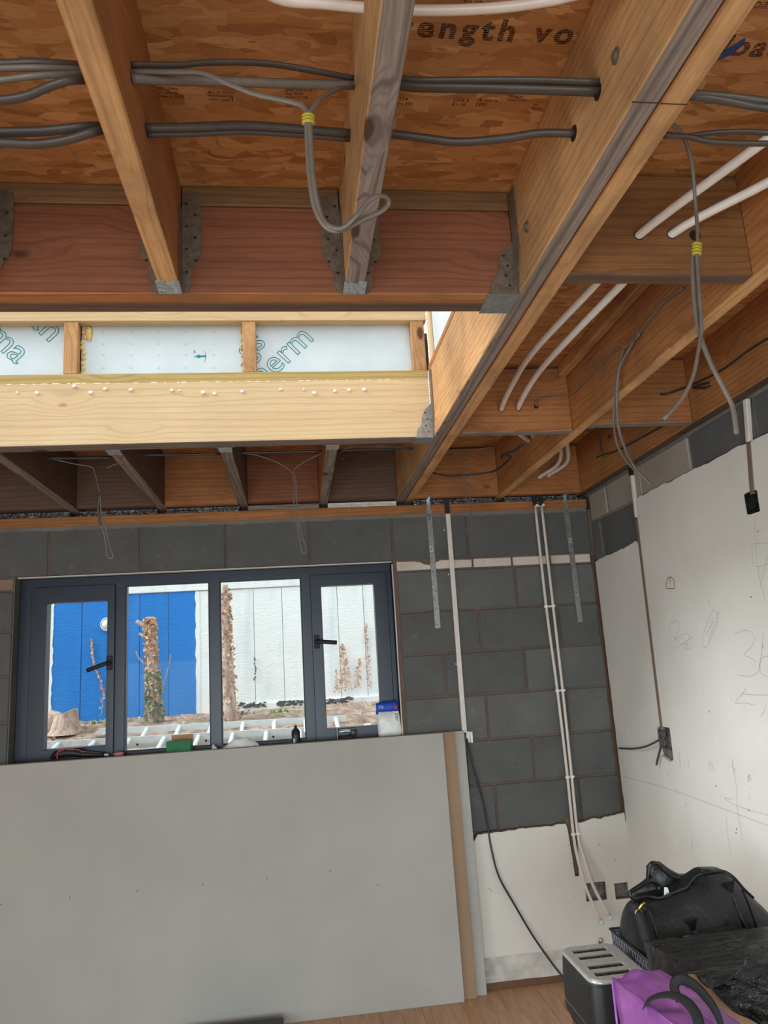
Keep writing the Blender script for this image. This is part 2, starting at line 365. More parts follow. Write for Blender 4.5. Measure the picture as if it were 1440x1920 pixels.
def empty(name, loc, label=None, cat=None, group=None, kind=None):
    o = bpy.data.objects.new(name, None); C.objects.link(o); o.location = loc; o.empty_display_size = .1
    PLOC[o.name] = Vector(loc)
    return tag(o, label, cat, group, kind)
def box(name, lo, hi, mat, parent=None, bevel=0, **k): return MB().box(lo, hi).build(name, mat, parent, bevel=bevel, **k)

# ================================================================ SETTING
fl = empty('floor', (-.6, 1, 0), kind='structure')
box('floor_slab', (XL, YB, -.12), (W+.1, D+.1, -.012), 'mortar_grey', fl)
x = XL; r_ = 0
while x < W-.01:
    x1 = min(x+.19, W); y = YB-random.random()*1.1
    while y < D:
        a, b = max(y, YB), min(y+1.28, D-.005)
        if b-a > .02: box('plank', (x+.0006, a+.0006, -.012), (x1-.0006, b-.0006, 0), 'laminate', fl, bevel=.0008)
        y += 1.28
    x = x1
# --- far wall
wf = empty('wall_far', (0, D, 0), kind='structure')
WX0, WX1, WZ0, WZ1 = -1.405, .537, 1.165, 2.117
mb = MB(); mc = D+.008
for a, b in (((XL, mc, 0), (WX0, D+.30, 2.365)), ((WX1, mc, 0), (W+.3, D+.30, 2.365)), ((WX0, mc, 0), (WX1, D+.30, WZ0)), ((WX0, mc, WZ1+.004), (WX1, D+.30, 2.365)), ((XL-.2, D+.11, 2.365), (W+.3, D+.32, 2.757))): mb.box(a, b)
mb.build('mortar_core', 'mortar', wf)
def fblock(x0, x1, z0, z1, mat='block_dark', name='block'):
    j = random.uniform(-.0015, .0015); g = .0055
    o = box(name, (x0+g, D+j, z0+g), (x1-g, D+.05, z1-g), mat, wf, bevel=.004)
    o.rotation_euler = (random.uniform(-.002, .002), random.uniform(-.003, .003), random.uniform(-.002, .002)); return o
top = [XL, -2.15, -1.70, -1.244, -.788, -.35, .092, .543, .962, 1.33, W]
top = [XL, -2.15, -1.70, -1.244, -.788, -.35, .092, .543, .962, W]
for a, b in zip(top, top[1:]): fblock(a, b, 2.117, 2.368, 'block_dark')
wb = [.553, .978, 1.201, 1.42, W-.01]
for k, (a, b) in enumerate(zip(wb, wb[1:])):
    if k == 0:   # broken corner of the first white brick
        mb = MB().prism([(a+.004, 2.062), (b-.006, 2.066), (b-.004, 2.108), (.80, 2.112), (.745, 2.088), (.71, 2.092), (.69, 2.104), (.65, 2.112), (a+.004, 2.113)], 'Y', D-.002, D+.04)
        mb.build('brick', 'brick_white', wf, bevel=.003)
    else: fblock(a, b, 2.059, 2.117, 'brick_white', 'brick')
rows = [(2.059, 1.838, [.553, 1.21, W]), (1.838, 1.612, [.553, .987, 1.43, W]), (1.612, 1.388, [.553, .78, 1.218, W]), (1.388, 1.157, [.553, .988, 1.426, W]),
        (1.157, .935, [.553, .78, 1.214, W]), (.935, .705, [.553, .994, 1.443, W])]
for z1, z0, xs in rows:
    for a, b in zip(xs, xs[1:]): fblock(a, b, z0, z1, random.choice(['block_dark', 'block_dark', 'block_mid']))
# pier on the far left of the window
for k, (z1, z0) in enumerate([(2.117, 2.05), (2.05, 1.845), (1.845, 1.625), (1.625, 1.405), (1.405, 1.18), (1.18, .96)]):
    if k == 0: fblock(-1.62, WX0, z0, z1, 'brick_brown', 'brick'); fblock(XL, -1.62, z0, z1, 'brick_brown', 'brick')
    else:
        s_ = -1.62 if k % 2 else -1.85
        fblock(s_, WX0, z0, z1, 'block_dark'); fblock(XL, s_, z0, z1, 'block_dark')
# lower plaster with its hacked edge, a chase for the pipes and socket cut-outs
def rag(x0, z0, x1, z1, n, amp, seed=0):
    out = []
    for k in range(n+1):
        t = k/n; q = noise.fractal(Vector((t*n*.35+seed, seed, 0)), .8, 2, 4)*amp
        out.append((x0+(x1-x0)*t, z0+(z1-z0)*t+q))
    return out
pe = rag(.60, .665, .86, .675, 8, .012, 3)+rag(.88, .702, 1.345, .715, 26, .007, 5)+[(1.352, .69), (1.362, .55), (1.366, .462), (1.388, .460), (1.396, .56), (1.402, .70)]+rag(1.41, .715, W, .742, 14, .008, 9)
poly = [(.60, .03)]+pe+[(W, .03)]
def rnd_rect(x0, z0, x1, z1, amp, seed):
    out = []
    cs = [(x0, z0), (x1, z0), (x1, z1), (x0, z1)]
    for k in range(4):
        a, b = cs[k], cs[(k+1) % 4]
        for j in range(5):
            t = j/5; q = noise.noise(Vector((k*5+j+seed, seed, 0)))*amp
            out.append((a[0]+(b[0]-a[0])*t+q, a[1]+(b[1]-a[1])*t+q*.7))
    return out
h1 = rnd_rect(1.412, .338, 1.522, .424, .006, 2); h2 = rnd_rect(1.567, .333, 1.640, .410, .004, 7); h3 = rnd_rect(1.452, .12, 1.474, .165, .005, 11)
MB().prism(poly, 'Y', D-.018, D+.004, holes=[h1, h2, h3]).build('plaster', 'plaster_white', wf)
MB().prism([(x_, z_+.0) for x_, z_ in pe]+[(x_, z_-.03) for x_, z_ in reversed(pe)], 'Y', D-.012, D+.002).build('plaster_edge', 'plaster_cut', wf).location.z += .006
def backbox(nm, c, w_, h_, d_, mat, ax, parent, knock=True):
    """open metal back box: four sides, back, screw lugs"""
    e = MB(); t = .0015
    if ax == 'Y':
        x0, x1, z0, z1 = c[0]-w_/2, c[0]+w_/2, c[2]-h_/2, c[2]+h_/2; y0, y1 = c[1], c[1]+d_
        e.box((x0, y1-t, z0), (x1, y1, z1)); e.box((x0, y0, z0), (x0+t, y1, z1)); e.box((x1-t, y0, z0), (x1, y1, z1)); e.box((x0, y0, z0), (x1, y1, z0+t)); e.box((x0, y0, z1-t), (x1, y1, z1))
        for s_ in (x0+.004, x1-.012): e.box((s_, y0, c[2]-.005), (s_+.008, y0+.002, c[2]+.005))
        for q in (.25, .5, .75): e.lathe([(.009, 0), (.009, .002)], (x0+w_*q, y1-t-.002, c[2]), 12, 'Y')
    else:
        y0, y1, z0, z1 = c[1]-w_/2, c[1]+w_/2, c[2]-h_/2, c[2]+h_/2; x0, x1 = c[0], c[0]+d_
        e.box((x1-t, y0, z0), (x1, y1, z1)); e.box((x0, y0, z0), (x1, y0+t, z1)); e.box((x0, y1-t, z0), (x1, y1, z1)); e.box((x0, y0, z0), (x1, y1, z0+t)); e.box((x0, y0, z1-t), (x1, y1, z1))
        for s_ in (y0+.003, y1-.011): e.box((x0, s_, c[2]-.005), (x0+.002, s_+.008, c[2]+.005))
        e.lathe([(.010, 0), (.010, .002)], (x1-t-.002, c[1], c[2]+h_*.2), 12, 'X')
    return e.build(nm, mat, parent)
o = backbox('double_back_box', (1.467, D-.012, .381), .104, .076, .018, 'steel_box', 'Y', None); tag(o, 'wide metal double socket back box sunk in the low white plaster behind the pipe tails', 'socket box')
o = backbox('single_back_box', (1.603, D-.012, .372), .066, .070, .018, 'steel_box', 'Y', None); tag(o, 'small square metal back box in the low white plaster, right beside the corner', 'socket box')
# chase debris behind the pipes
MB().prism([(1.345, .74), (1.356, .56), (1.362, .47), (1.392, .47), (1.400, .58), (1.408, .74)], 'Y', D-.006, D).build('chase_mortar', 'mortar', wf)
# skirting remains
bb = MB()
bb.loft([[Vector((xx, yy, zz+noise.noise(Vector((xx*9, k*3, 0)))*.004)) for k, (yy, zz) in enumerate(((D, .03), (D-.048, .034), (D-.046, .062), (D-.036, .070), (D-.024, .082), (D-.020, .11), (D-.018, .135), (D, .14)))] for xx in [.60+i*(W-.60)/60 for i in range(61)]])
b0 = bb.build('baseboard_far', 'pale_skirting'); tag(b0, kind='structure')
box('cut_edge', (.6, D-.045, 0), (W-.001, D-.002, .035), 'skirting_cut', b0, bevel=.002)
# --- right wall
wr = empty('wall_right', (W, 1, 0), kind='structure')
mb = MB().box((W+.022, YB, 0), (W+.3, D+.05, 2.451)); mb.box((W+.02, YB-.25, 2.45), (W+.3, D+.32, 2.757)); mb.build('mortar_core', 'mortar_grey', wr)
def rblock(y0, y1, z0, z1, mat):
    g = .006; j = random.uniform(-.0015, .0015)
    return box('block', (W+.013+j, y0+g, z0+g), (W+.06, y1-g, z1-g), mat, wr, bevel=.004)
for a, b, mt in ((3.70, D, 'block_pale'), (3.29, 3.69, 'block_pale'), (2.835, 3.285, 'block_pale'), (2.385, 2.83, 'block_dark'), (1.935, 2.38, 'block_dark'), (1.48, 1.93, 'block_dark'), (1.03, 1.47, 'block_dark')):
    rblock(a, b, 2.292, 2.449, mt)
rblock(3.345, 3.80, 2.06, 2.285, 'block_dark'); rblock(3.815, D, 2.06, 2.285, 'block_mid')
rblock(2.9, 3.34, 2.06, 2.285, 'block_dark')
for k in range(10): rblock(YB+k*.335, YB+(k+1)*.335, 2.292, 2.449, 'block_dark')
up_ = rag(YB, 2.286, 2.385, 2.288, 40, .006, 4)
def c1_(z): return 3.352+(2.427-z)*(3.383-3.352)/(2.427-1.215)
def c2_(z): return 2.393+(2.439-z)*(2.441-2.393)/(2.439-2.112)
ce = [(c2_(2.28)-.0145, 2.286), (c2_(2.2)-.0145, 2.20), (c2_(2.12)-.0145, 2.112), (2.413, 2.105), (2.415, 2.03), (2.492, 2.03), (2.492, 2.112), (c2_(2.11)+.0145, 2.114), (c2_(2.2)+.0145, 2.20), (c2_(2.28)+.0145, 2.287)]
up2 = rag(2.45, 2.289, 3.325, 2.290, 26, .008, 8)
mid = [(c1_(z)-.0135, z) for z in (2.2, 1.8, 1.5, 1.215)]+[(3.306, 1.214), (3.308, 1.075), (3.345, 1.060), (3.425, 1.085), (3.438, 1.208), (c1_(1.21)+.0135, 1.214)]+[(c1_(z)+.0135, z) for z in (1.5, 1.9, 2.07)]
up3 = rag(3.385, 2.085, D-.018, 2.062, 22, .010, 12)
pr = [(YB, 0)]+up_+ce+up2+mid+up3+[(D-.018, 0)]
MB().prism(pr, 'X', W, W+.016).build('plaster', 'plaster_white', wr)
# rough brown cut along the corner where the far plaster was hacked off
cr = MB(); pts = []
for k in range(60):
    z = .70+k*(2.06-.70)/59; q = abs(noise.noise(Vector((z*9, 3, 0))))*.012+(.02 if z < .85 else 0)*abs(noise.noise(Vector((z*30, 9, 0))))
    pts.append((D-.020-q, z))
cr.prism([(D, .70)]+[(y, z) for y, z in pts]+[(D, 2.06)], 'X', W-.0025, W+.002)
cr.build('plaster_edge', 'plaster_cut', wr)
cm = MB(); pts = []
for k in range(70):
    z = .735+k*(2.10-.735)/69; pts.append((W-.010-abs(noise.noise(Vector((z*11, 5, 2))))*.012, z))
cm.prism([(W, .735)]+pts+[(W, 2.10)], 'Y', D-.004, D+.001); cm.build('corner_mortar', 'plaster_cut', wr)
# pencil marks on the right wall, drawn as strokes measured on the plaster face
def strokes(lst, mat, wd=.0016, name='pencil_marking'):
    e = MB()
    for st in lst:
        P_ = [at(a, b, 'X', W) for a, b in st]
        if len(P_) > 2:
            Q = []; PP = [P_[0]*2-P_[1]]+P_+[P_[-1]*2-P_[-2]]
            for k in range(1, len(PP)-2):
                for j in range(5):
                    t = j/5; p0, p1, p2, p3 = PP[k-1:k+3]; Q.append(.5*((2*p1)+(p2-p0)*t+(2*p0-5*p1+4*p2-p3)*t*t+(3*p1-p0-3*p2+p3)*t**3))
            P_ = Q+[P_[-1]]
        for a, b in zip(P_, P_[1:]):
            d = (b-a); d.x = 0
            if d.length < 1e-5: continue
            n_ = Vector((0, -d.z, d.y)).normalized()*wd/2; xx = W-.0004
            e.add([(xx, a.y+n_.y, a.z+n_.z), (xx, b.y+n_.y, b.z+n_.z), (xx, b.y-n_.y, b.z-n_.z), (xx, a.y-n_.y, a.z-n_.z)], [(0, 1, 2, 3)])
    return e.build(name, mat, wr)
def zp(x, y): return (1120+x/3.84, 1100+y/3.84)
strokes([[zp(a, b) for a, b in st] for st in (
    [(985, 345), (1040, 318), (1100, 322), (1132, 370), (1110, 430), (1058, 488), (1100, 510), (1150, 545)], [(1165, 560), (1160, 610), (1100, 645), (1015, 636)],
    [(1197, 340), (1180, 500), (1165, 575)], [(1229, 500), (1190, 510), (1172, 560), (1180, 620), (1229, 650)],
    [(1075, 728), (1035, 780), (995, 838), (1060, 838), (1130, 852)], [(1040, 772), (1120, 779), (1229, 780)], [(1215, 850), (1200, 900), (1170, 936)],
    [(580, 245), (530, 265), (520, 310), (560, 370), (590, 395)], [(580, 245), (590, 300), (555, 380)], [(560, 380), (620, 340), (655, 345), (650, 400), (600, 420)], [(560, 445), (690, 360)], [(620, 450), (650, 410), (640, 450), (675, 440)],
    [(830, 165), (755, 370), (785, 435), (872, 235), (830, 165)], [(878, 178), (800, 395)], [(790, 350), (800, 320), (785, 330)], [(800, 300), (818, 285), (808, 315)], [(815, 265), (830, 250), (822, 280)], [(825, 230), (840, 225)],
    [(915, 1520), (950, 1550), (1040, 1590), (1229, 1645)], [(915, 1520), (970, 1530)], [(1005, 1420), (1010, 1600), (1050, 1830)], [(925, 1640), (940, 1800), (965, 1920)],
    [(1075, 1350), (1105, 1360), (1080, 1375), (1110, 1385), (1080, 1400)], [(1095, 1350), (1085, 1405)])], 'pencil')
strokes([[(1166, 1456), (1250, 1478), (1360, 1518), (1440, 1548)]], 'pencil', .0018)
strokes([[zp(*q) for q in st] for st in ([(588, 1195), (600, 1300)], [(650, 1230), (662, 1305)], [(806, 1258), (815, 1320)], [(822, 1262), (835, 1322)], [(972, 1250), (985, 1340), (995, 1415)], [(965, 1285), (1000, 1330)], [(512, 1340), (518, 1385)], [(678, 1800), (690, 1905)])], 'pencil', .0026)
strokes([[(1415, 968), (1420, 1060), (1436, 1130)], [(1412, 1020), (1440, 1018)], [(1410, 1020), (1414, 1060), (1440, 1058)], [(1440, 1040), (1425, 1100)]], 'pencil', .0012)
def rng_(cx, cy, rx, ry, a0=0, a1=2*PI, n=12): return [(cx+rx*math.cos(a0+(a1-a0)*k/n), cy+ry*math.sin(a0+(a1-a0)*k/n)) for k in range(n+1)]
strokes([rng_(1257, 1098, 8, 16, PI, 2*PI), [(1249, 1098), (1250, 1103), (1264, 1103), (1265, 1098)], [(1257, 1082), (1256, 1094)]], 'pencil_brown', .004, 'fixing_mark')
strokes([[(x_, y_), (x_+.6, y_+3)] for x_, y_ in ((1342, 1472), (1381, 1553), (1380, 1560), (1330, 1333), (1408, 1118), (1404, 1518), (1421, 995), (1198, 965))], 'pencil_brown', .006, 'screw_hole')
# --- left wall with added opening, back wall with wide door opening, for the light
mb = MB(); [mb.box(a, b) for a, b in (((XL-.2, YB, 0), (XL, -1.15, 2.757)), ((XL-.2, 1.35, 0), (XL, D+.3, 2.757)), ((XL-.2, -1.15, 1.95), (XL, 1.35, 2.757)))]; tag(mb.build('wall_left', 'plaster_white'), kind='structure')
mb = MB(); mb.box((XL-.2, YB-.25, 0), (-2.5, YB, 2.757)); mb.box((1.2, YB-.25, 0), (W+.3, YB, 2.757)); mb.box((-2.5, YB-.25, 2.2), (1.2, YB, 2.757)); tag(mb.build('wall_back', 'plaster_white'), kind='structure')
tag(box('baseboard_right', (W-.016, YB, 0), (W, 1.3, .12), 'pale_skirting', bevel=.003), kind='structure')

# --- ceiling deck
ce_ = empty('ceiling', (0, 1, ZO), kind='structure')
def osb_board(x0, x1, y0, y1):
    return box('osb_board', (x0+.0015, y0+.0015, ZO), (x1-.0015, y1-.0015, ZO+.018), 'osb', ce_)
for (y0, y1) in ((YB, -1.55), (-1.55, -.35), (-.35, .85), (.85, Y1+.06)):
    for (x0, x1) in ((XL, -1.6), (-1.6, .17), (.17, 1.167), (1.167, W+.15)):
        osb_board(x0, x1, y0, y1)
osb_board(.63, 1.167, Y1+.06, 2.83); osb_board(1.167, W+.15, Y1+.06, 2.83)
osb_board(XL, -1.95, Y1+.06, 2.83)
for (x0, x1) in ((XL, -1.3), (-1.3, -.25), (-.25, .6), (.6, 1.167), (1.167, W+.15)): osb_board(x0, x1, 2.83, D+.28)
mb = MB()
for a, b in (((XL-.3, YB-.3, ZO+.02), (W+.4, Y1+.05, ZO+.2)), ((XL-.3, 2.86, ZO+.02), (W+.4, D+.4, ZO+.2)), ((.66, Y1+.05, ZO+.02), (W+.4, 2.86, ZO+.2)), ((XL-.3, Y1+.05, ZO+.02), (-2.0, 2.86, ZO+.2))): mb.box(a, b)
tag(mb.build('trim_1', 'mortar_grey'), kind='structure'); mb = None
bpy.data.objects['trim_1'].name = 'trim_6'
# stencilled print on the deck
def stamp(txt, loc, size, rot, mat, parent, name='lettering', outline=0, thick=.0003, ext=0, sp=1.0):
    cu = bpy.data.curves.new('t', 'FONT'); cu.body = txt; cu.size = size; cu.align_x = 'LEFT'
    if outline: cu.fill_mode = 'NONE'; cu.bevel_depth = outline; cu.bevel_resolution = 0
    cu.offset = ext; cu.space_character = sp
    cu.resolution_u = 4
    t = bpy.data.objects.new('t', cu); C.objects.link(t)
    bpy.context.view_layer.update()
    me = bpy.data.meshes.new_from_object(t.evaluated_get(bpy.context.evaluated_depsgraph_get())); bpy.data.objects.remove(t)
    me.materials.clear(); me.materials.append(MATS[mat])
    o = bpy.data.objects.new(name, me); C.objects.link(o)
    mw = Matrix.Translation(Vector(loc)) @ rot
    me.transform(rot if isinstance(rot, Matrix) else Matrix())
    o.location = loc
    if parent: o.parent = parent; o.matrix_parent_inverse = Matrix.Translation(-PLOC[parent.name])
    return o
m = NT('stencil'); v = m.coords(rnd=False, kind='Object'); sp = m.n('SeparateXYZ'); m.l(v, sp.inputs[0])
ln = m.math('SINE', m.math('MULTIPLY', m.math('ADD', sp.outputs[1], m.math('MULTIPLY', m.noise(v, 30, 2), .002)), 1500)); nz = m.noise(v, 240, 2)
al = m.math('GREATER_THAN', m.math('ADD', m.math('MULTIPLY', ln, .22), nz), .43)
m.col(lin((50, 30, 18))); m.rough(.7); m.l(al, m.b.inputs['Alpha'])
ROTC = Matrix.Rotation(PI, 4, 'X')
p = at(722, 66, 'Z', ZO-.0006); stamp('trength vo', (p.x-.01, p.y+.0, ZO-.0006), .068, ROTC, 'stencil', ce_, ext=.0022, sp=1.28)
p = at(1388, 104, 'Z', ZO-.0006); stamp('load', (p.x-.05, p.y, ZO-.0006), .068, ROTC, 'stencil', ce_, ext=.0022, sp=1.2)
p = at(1395, 14, 'Z', ZO-.0006); stamp('board 3', (p.x, p.y, ZO-.0006), .03, ROTC, 'stencil', ce_)
p = at(1295, 194, 'Z', ZO-.0006); stamp('load as marked', (p.x, p.y, ZO-.0006), .009, ROTC, 'print_dark', ce_)
for (px, py, ls, sz) in ((742, 186, ['1234', 'EN 300'], .013), (850, 188, ['OSB 3', 'E1 18'], .013), (893, 188, ['18 mm x', '2397'], .013), (955, 180, ['tongue', 'load side'], .011), (1000, 196, ['dry', 'down'], .010),
                         (295, 166, ['EN 13986', 'structural', 'class 2 0502'], .010), (390, 172, ['dry or humid', 'load bearing', 'panel type 3'], .010), (535, 168, ['span mark 24', 'top 0000', 'made in UK'], .010), (870, 2, ['this side up, structural'], .011)):
    for k, t_ in enumerate(ls):
        p = at(px, py, 'Z', ZO-.0006); stamp(t_, (p.x, p.y+.003+k*sz*1.0, ZO-.0006), sz, ROTC, 'print_dark', ce_)
# blue paint mark on the deck beside the doubled beam
pz = [at(*q, 'Z', ZO-.0004) for q in ((1350, 112), (1402, 68), (1395, 82), (1352, 108), (1345, 112))]
e = MB(); pts = [at(*q, 'Z', ZO) for q in ((1345, 113), (1362, 92), (1398, 70), (1396, 82), (1372, 102))]
e.prism([(q.x, q.y) for q in pts], 'Z', ZO-.0008, ZO+.0002); e.build('paint_mark', 'print_blue', ce_)

# ================================================================ TIMBERS
def joist(name, lo, hi, mat, label, cat='joist', group=None, extra=None, mats=None, bev=.0025):
    """one timber; underside may have its own weathered colour (second material)"""
    b_ = MB().box(lo, hi)
    if mats:
        b_.mi[0] = 1
        mat = [mat, mats]
    o = b_.build(name, mat, None, bevel=bev)
    return tag(o, label, cat, group)
# near joists, running to the near header
nj = [(-1.145, 'ceiling joist furthest left, out past the left edge of the photograph'), (-.71, 'ceiling joist hung left of the yellow joist, mostly past the left edge'),
      (-.283, 'yellow pine ceiling joist crossing the upper left to a steel hanger'), (.145, 'centre ceiling joist with weathered grey grained underside')]
for x0, lb in nj:
    g = x0 > 0
    joist('ceiling_joist', (x0, YB+.02, ZB), (x0+T, Y1-.002, ZO-.001), 'pine_warm_Y' if not g else 'pine_Y', lb, mats='pine_grey_Y' if g else 'pine_Y')
# near header: two plies + dark batten on top
joist('header_beam', (-2.0, Y1, ZB), (.576, Y1+.047, ZT), 'pine_red_X', 'reddish brown front ply of the near roof opening header carrying the joist hangers', 'beam', mats='pine_warm_X')
joist('header_beam', (-2.0, Y1+.048, ZB), (.576, Y1+.093, ZO+.06), 'pine_dark_X', 'back ply of the near header, bordering the bright roof opening', 'beam', mats='pine_dark_X')
for k, (a, b) in enumerate(((-.662, -.285), (-.234, .143), (.194, .576), (-1.09, -.712))):
    nm = ['left of the yellow joist', 'between the yellow and the grey joist', 'right of the grey joist', 'beyond the left picture edge'][k]
    joist('header_packer', (a, Y1-.003, ZT+.002), (b, Y1+.046, ZO-.002), 'batten_brown_X', 'dull timber packer on top of the near header, '+nm, 'batten')
# trimmer pair
tr1 = joist('trimmer_beam', (.578, YB+.02, ZB), (.6245, 4.03, ZO-.001), 'pine_Y', 'long trimmer ply with grey underside along the right of the roof opening', 'beam', mats='pine_grey_Y')
tr2 = joist('trimmer_beam', (.6275, YB+.02, ZB-.001), (.6735, 4.03, ZO-.001), 'pine_warm_Y', 'long trimmer ply with orange brown underside bolted to the grey one', 'beam', mats='pine_Y')
for (px, py) in ((1155, 105), (988, 425)):
    p = at(px, py, 'X', .578)
    MB().lathe([(.014, 0), (.014, -.0015), (.009, -.002), (.009, -.005), (.007, -.006)], (p.x, p.y, p.z), 16, 'X').build('bolt', 'galv_dull', tr1)
# pencil line across both trimmer undersides
p = at(1240, 193, 'Z', ZB)
MB().box((.578, p.y-.001, ZB-.0006), (.6245, p.y+.001, ZB+.001)).build('pencil_line', 'print_dark', tr1)
MB().box((.6275, p.y-.001, ZB-.0016), (.6735, p.y+.001, ZB)).build('pencil_line', 'print_dark', tr2)
joist('ceiling_joist', (1.145, YB+.02, ZB), (1.192, 4.03, ZO-.001), 'pine_warm_Y', 'long ceiling joist between the doubled trimmer and the right wall, pale yellow underside', mats='pine_Y')
joist('wall_joist', (W-.050, YB+.02, ZB), (W-.003, 4.03, ZO-.001), 'pine_warm_Y', 'orange brown joist fixed along the top of the right wall', mats='pine_dark_Y')
# header beyond the opening, short joists to the wall plate
fh = joist('header_beam', (-2.0, Y2, ZB), (.576, Y2+.074, ZT+.018), 'pine_pale_X', 'bright sunlit pine header on the far side of the roof opening', 'beam', mats='pine_grey_X')
sj = [(-1.145, 'short joist beyond the opening cut by the left picture edge'), (-.703, 'second short joist beyond the opening, with silver hanger seat left of centre'), (-.275, 'third short joist beyond the opening, above the left wire loop gap'), (.153, 'short joist with heavy grey grain just left of the doubled trimmer'), (-1.6, 'short joist beyond the opening outside the left picture edge')]
for x0, lb in sj:
    joist('short_joist', (x0, Y2+.076, ZB), (x0+T, 4.03, ZO-.001), 'pine_dark_Y' if x0 < .1 else 'pine_warm_Y', lb, mats='pine_grey_Y')
# blocking between the joists over the far wall
bx_ = [-1.553, -1.145, -.703, -.275, .153, .578]
mt = ['pine_dark_X', 'pine_dark_X', 'pine_warm_X', 'pine_red_X', 'pine_dark_X']
tx = ['outside the left picture edge', 'in the leftmost bay', 'with orange tint in the second bay', 'in the bay behind the centre', 'in the bay with the long wire loop']
for k in range(5):
    joist('blocking_board', (bx_[k]+T+.001 if k else bx_[k]+.001, 3.868, ZB+(.004 if k != 2 else 0)), (bx_[k+1]-.001, 3.912, ZO-.012), mt[k], 'timber blocking over the window wall '+tx[k], 'blocking')
joist('blocking_board', (.154+T, 3.868, ZB+.01), (.577, 3.912, ZO-.012), 'pine_dark_X', 'dark timber blocking over the window wall, bay left of the doubled trimmer', 'blocking') if False else None
joist('blocking_board', (.675, 3.868, ZB), (1.144, 3.912, ZO-.012), 'pine_warm_X', 'orange timber blocking over the far wall right of the doubled trimmer', 'blocking')
joist('blocking_board', (1.193, 3.868, ZB), (W-.051, 3.912, ZO-.012), 'pine_warm_X', 'orange timber blocking in the far right corner where the white pipes pass', 'blocking')
# noggins
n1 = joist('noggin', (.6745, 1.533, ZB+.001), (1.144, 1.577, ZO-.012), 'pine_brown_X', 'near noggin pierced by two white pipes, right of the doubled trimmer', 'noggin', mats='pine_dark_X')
n2 = joist('noggin', (.6745, 2.745, ZB+.001), (1.144, 2.790, ZO-.012), 'pine_warm_X', 'far noggin where two white pipes disappear, right of the doubled trimmer', 'noggin', mats='pine_grey_X')
n3 = joist('noggin', (1.193, 2.668, ZB+.001), (W-.051, 2.713, ZO-.012), 'pine_warm_X', 'noggin between the right wall joist and the pale yellow joist', 'noggin', mats='pine_grey_X')
n4 = joist('noggin', (1.193, 1.30, ZB+.001), (W-.051, 1.345, ZO-.012), 'pine_warm_X', 'near noggin beside the right wall at the picture edge', 'noggin', mats='pine_grey_X')
# firring strips under the deck, beside trimmer & joist
joist('firring_strip', (1.108, 1.58, ZO-.047), (1.144, 2.74, ZO-.002), 'pine_Y', 'slim firring strip under the deck against the pale yellow joist', 'batten')
# wall plate on the far wall
joist('wall_plate', (XL, D-.002, 2.372), (W-.001, D+.098, 2.424), 'pine_warm_X', 'orange brown timber wall plate along the top of the far wall', 'wall plate')
bays = [(-1.553, -1.146, 'foil', 'crinkled dark foil membrane strip outside the left picture edge'), (-1.097, -.704, 'foil', 'crinkled dark foil strip on the wall plate, leftmost bay'), (-.655, -.276, 'foil', 'crinkled dark foil strip on the wall plate, bay left of centre'),
        (-.227, .152, 'pine_grey_X', 'grey timber packer strip on the wall plate behind the long wire loop'), (.201, .577, 'foil_white', 'whitish cracked sealant strip on the wall plate left of the doubled trimmer'),
        (.675, 1.144, 'foil', 'crinkled silver foil strip on the wall plate right of the doubled trimmer'), (1.193, W-.05, 'foil', 'dark foil strip on the wall plate by the twin white pipes')]
for a, b, mt_, lb in bays:
    e = MB(); n_ = 40
    if mt_ == 'pine_grey_X': e.box((a, D-.001, 2.4245), (b, D+.09, 2.4505))
    else:
        e.loft([[Vector((xx, D+.006-abs(noise.noise(Vector((xx*30, 1, 0))))*.012*k_+o_, zz)) for k_, o_, zz in ((1, 0, 2.4245), (1.4, 0, 2.432), (1, .002, 2.441), (.6, 0, 2.4505), (0, .08, 2.4505), (0, .08, 2.4245))] for xx in [a+(b-a)*i/n_ for i in range(n_+1)]])
    tag(e.build('packing_strip' if mt_[0:2] == 'pi' else 'foil_strip', mt_), lb, 'strip')
# mortar smear at the top of the wall
e = MB(); e.loft([[Vector((xx, D-.004-q*.004, 2.372)), Vector((xx, D-.005-q*.004, 2.352+q*.008)), Vector((xx, D+.01, 2.350)), Vector((xx, D+.01, 2.372))] for xx, q in [(XL+i*(W-.01-XL)/90, noise.noise(Vector((i*.7, 0, 0)))) for i in range(91)]])
e.build('mortar_smear', 'mortar_grey', wf)

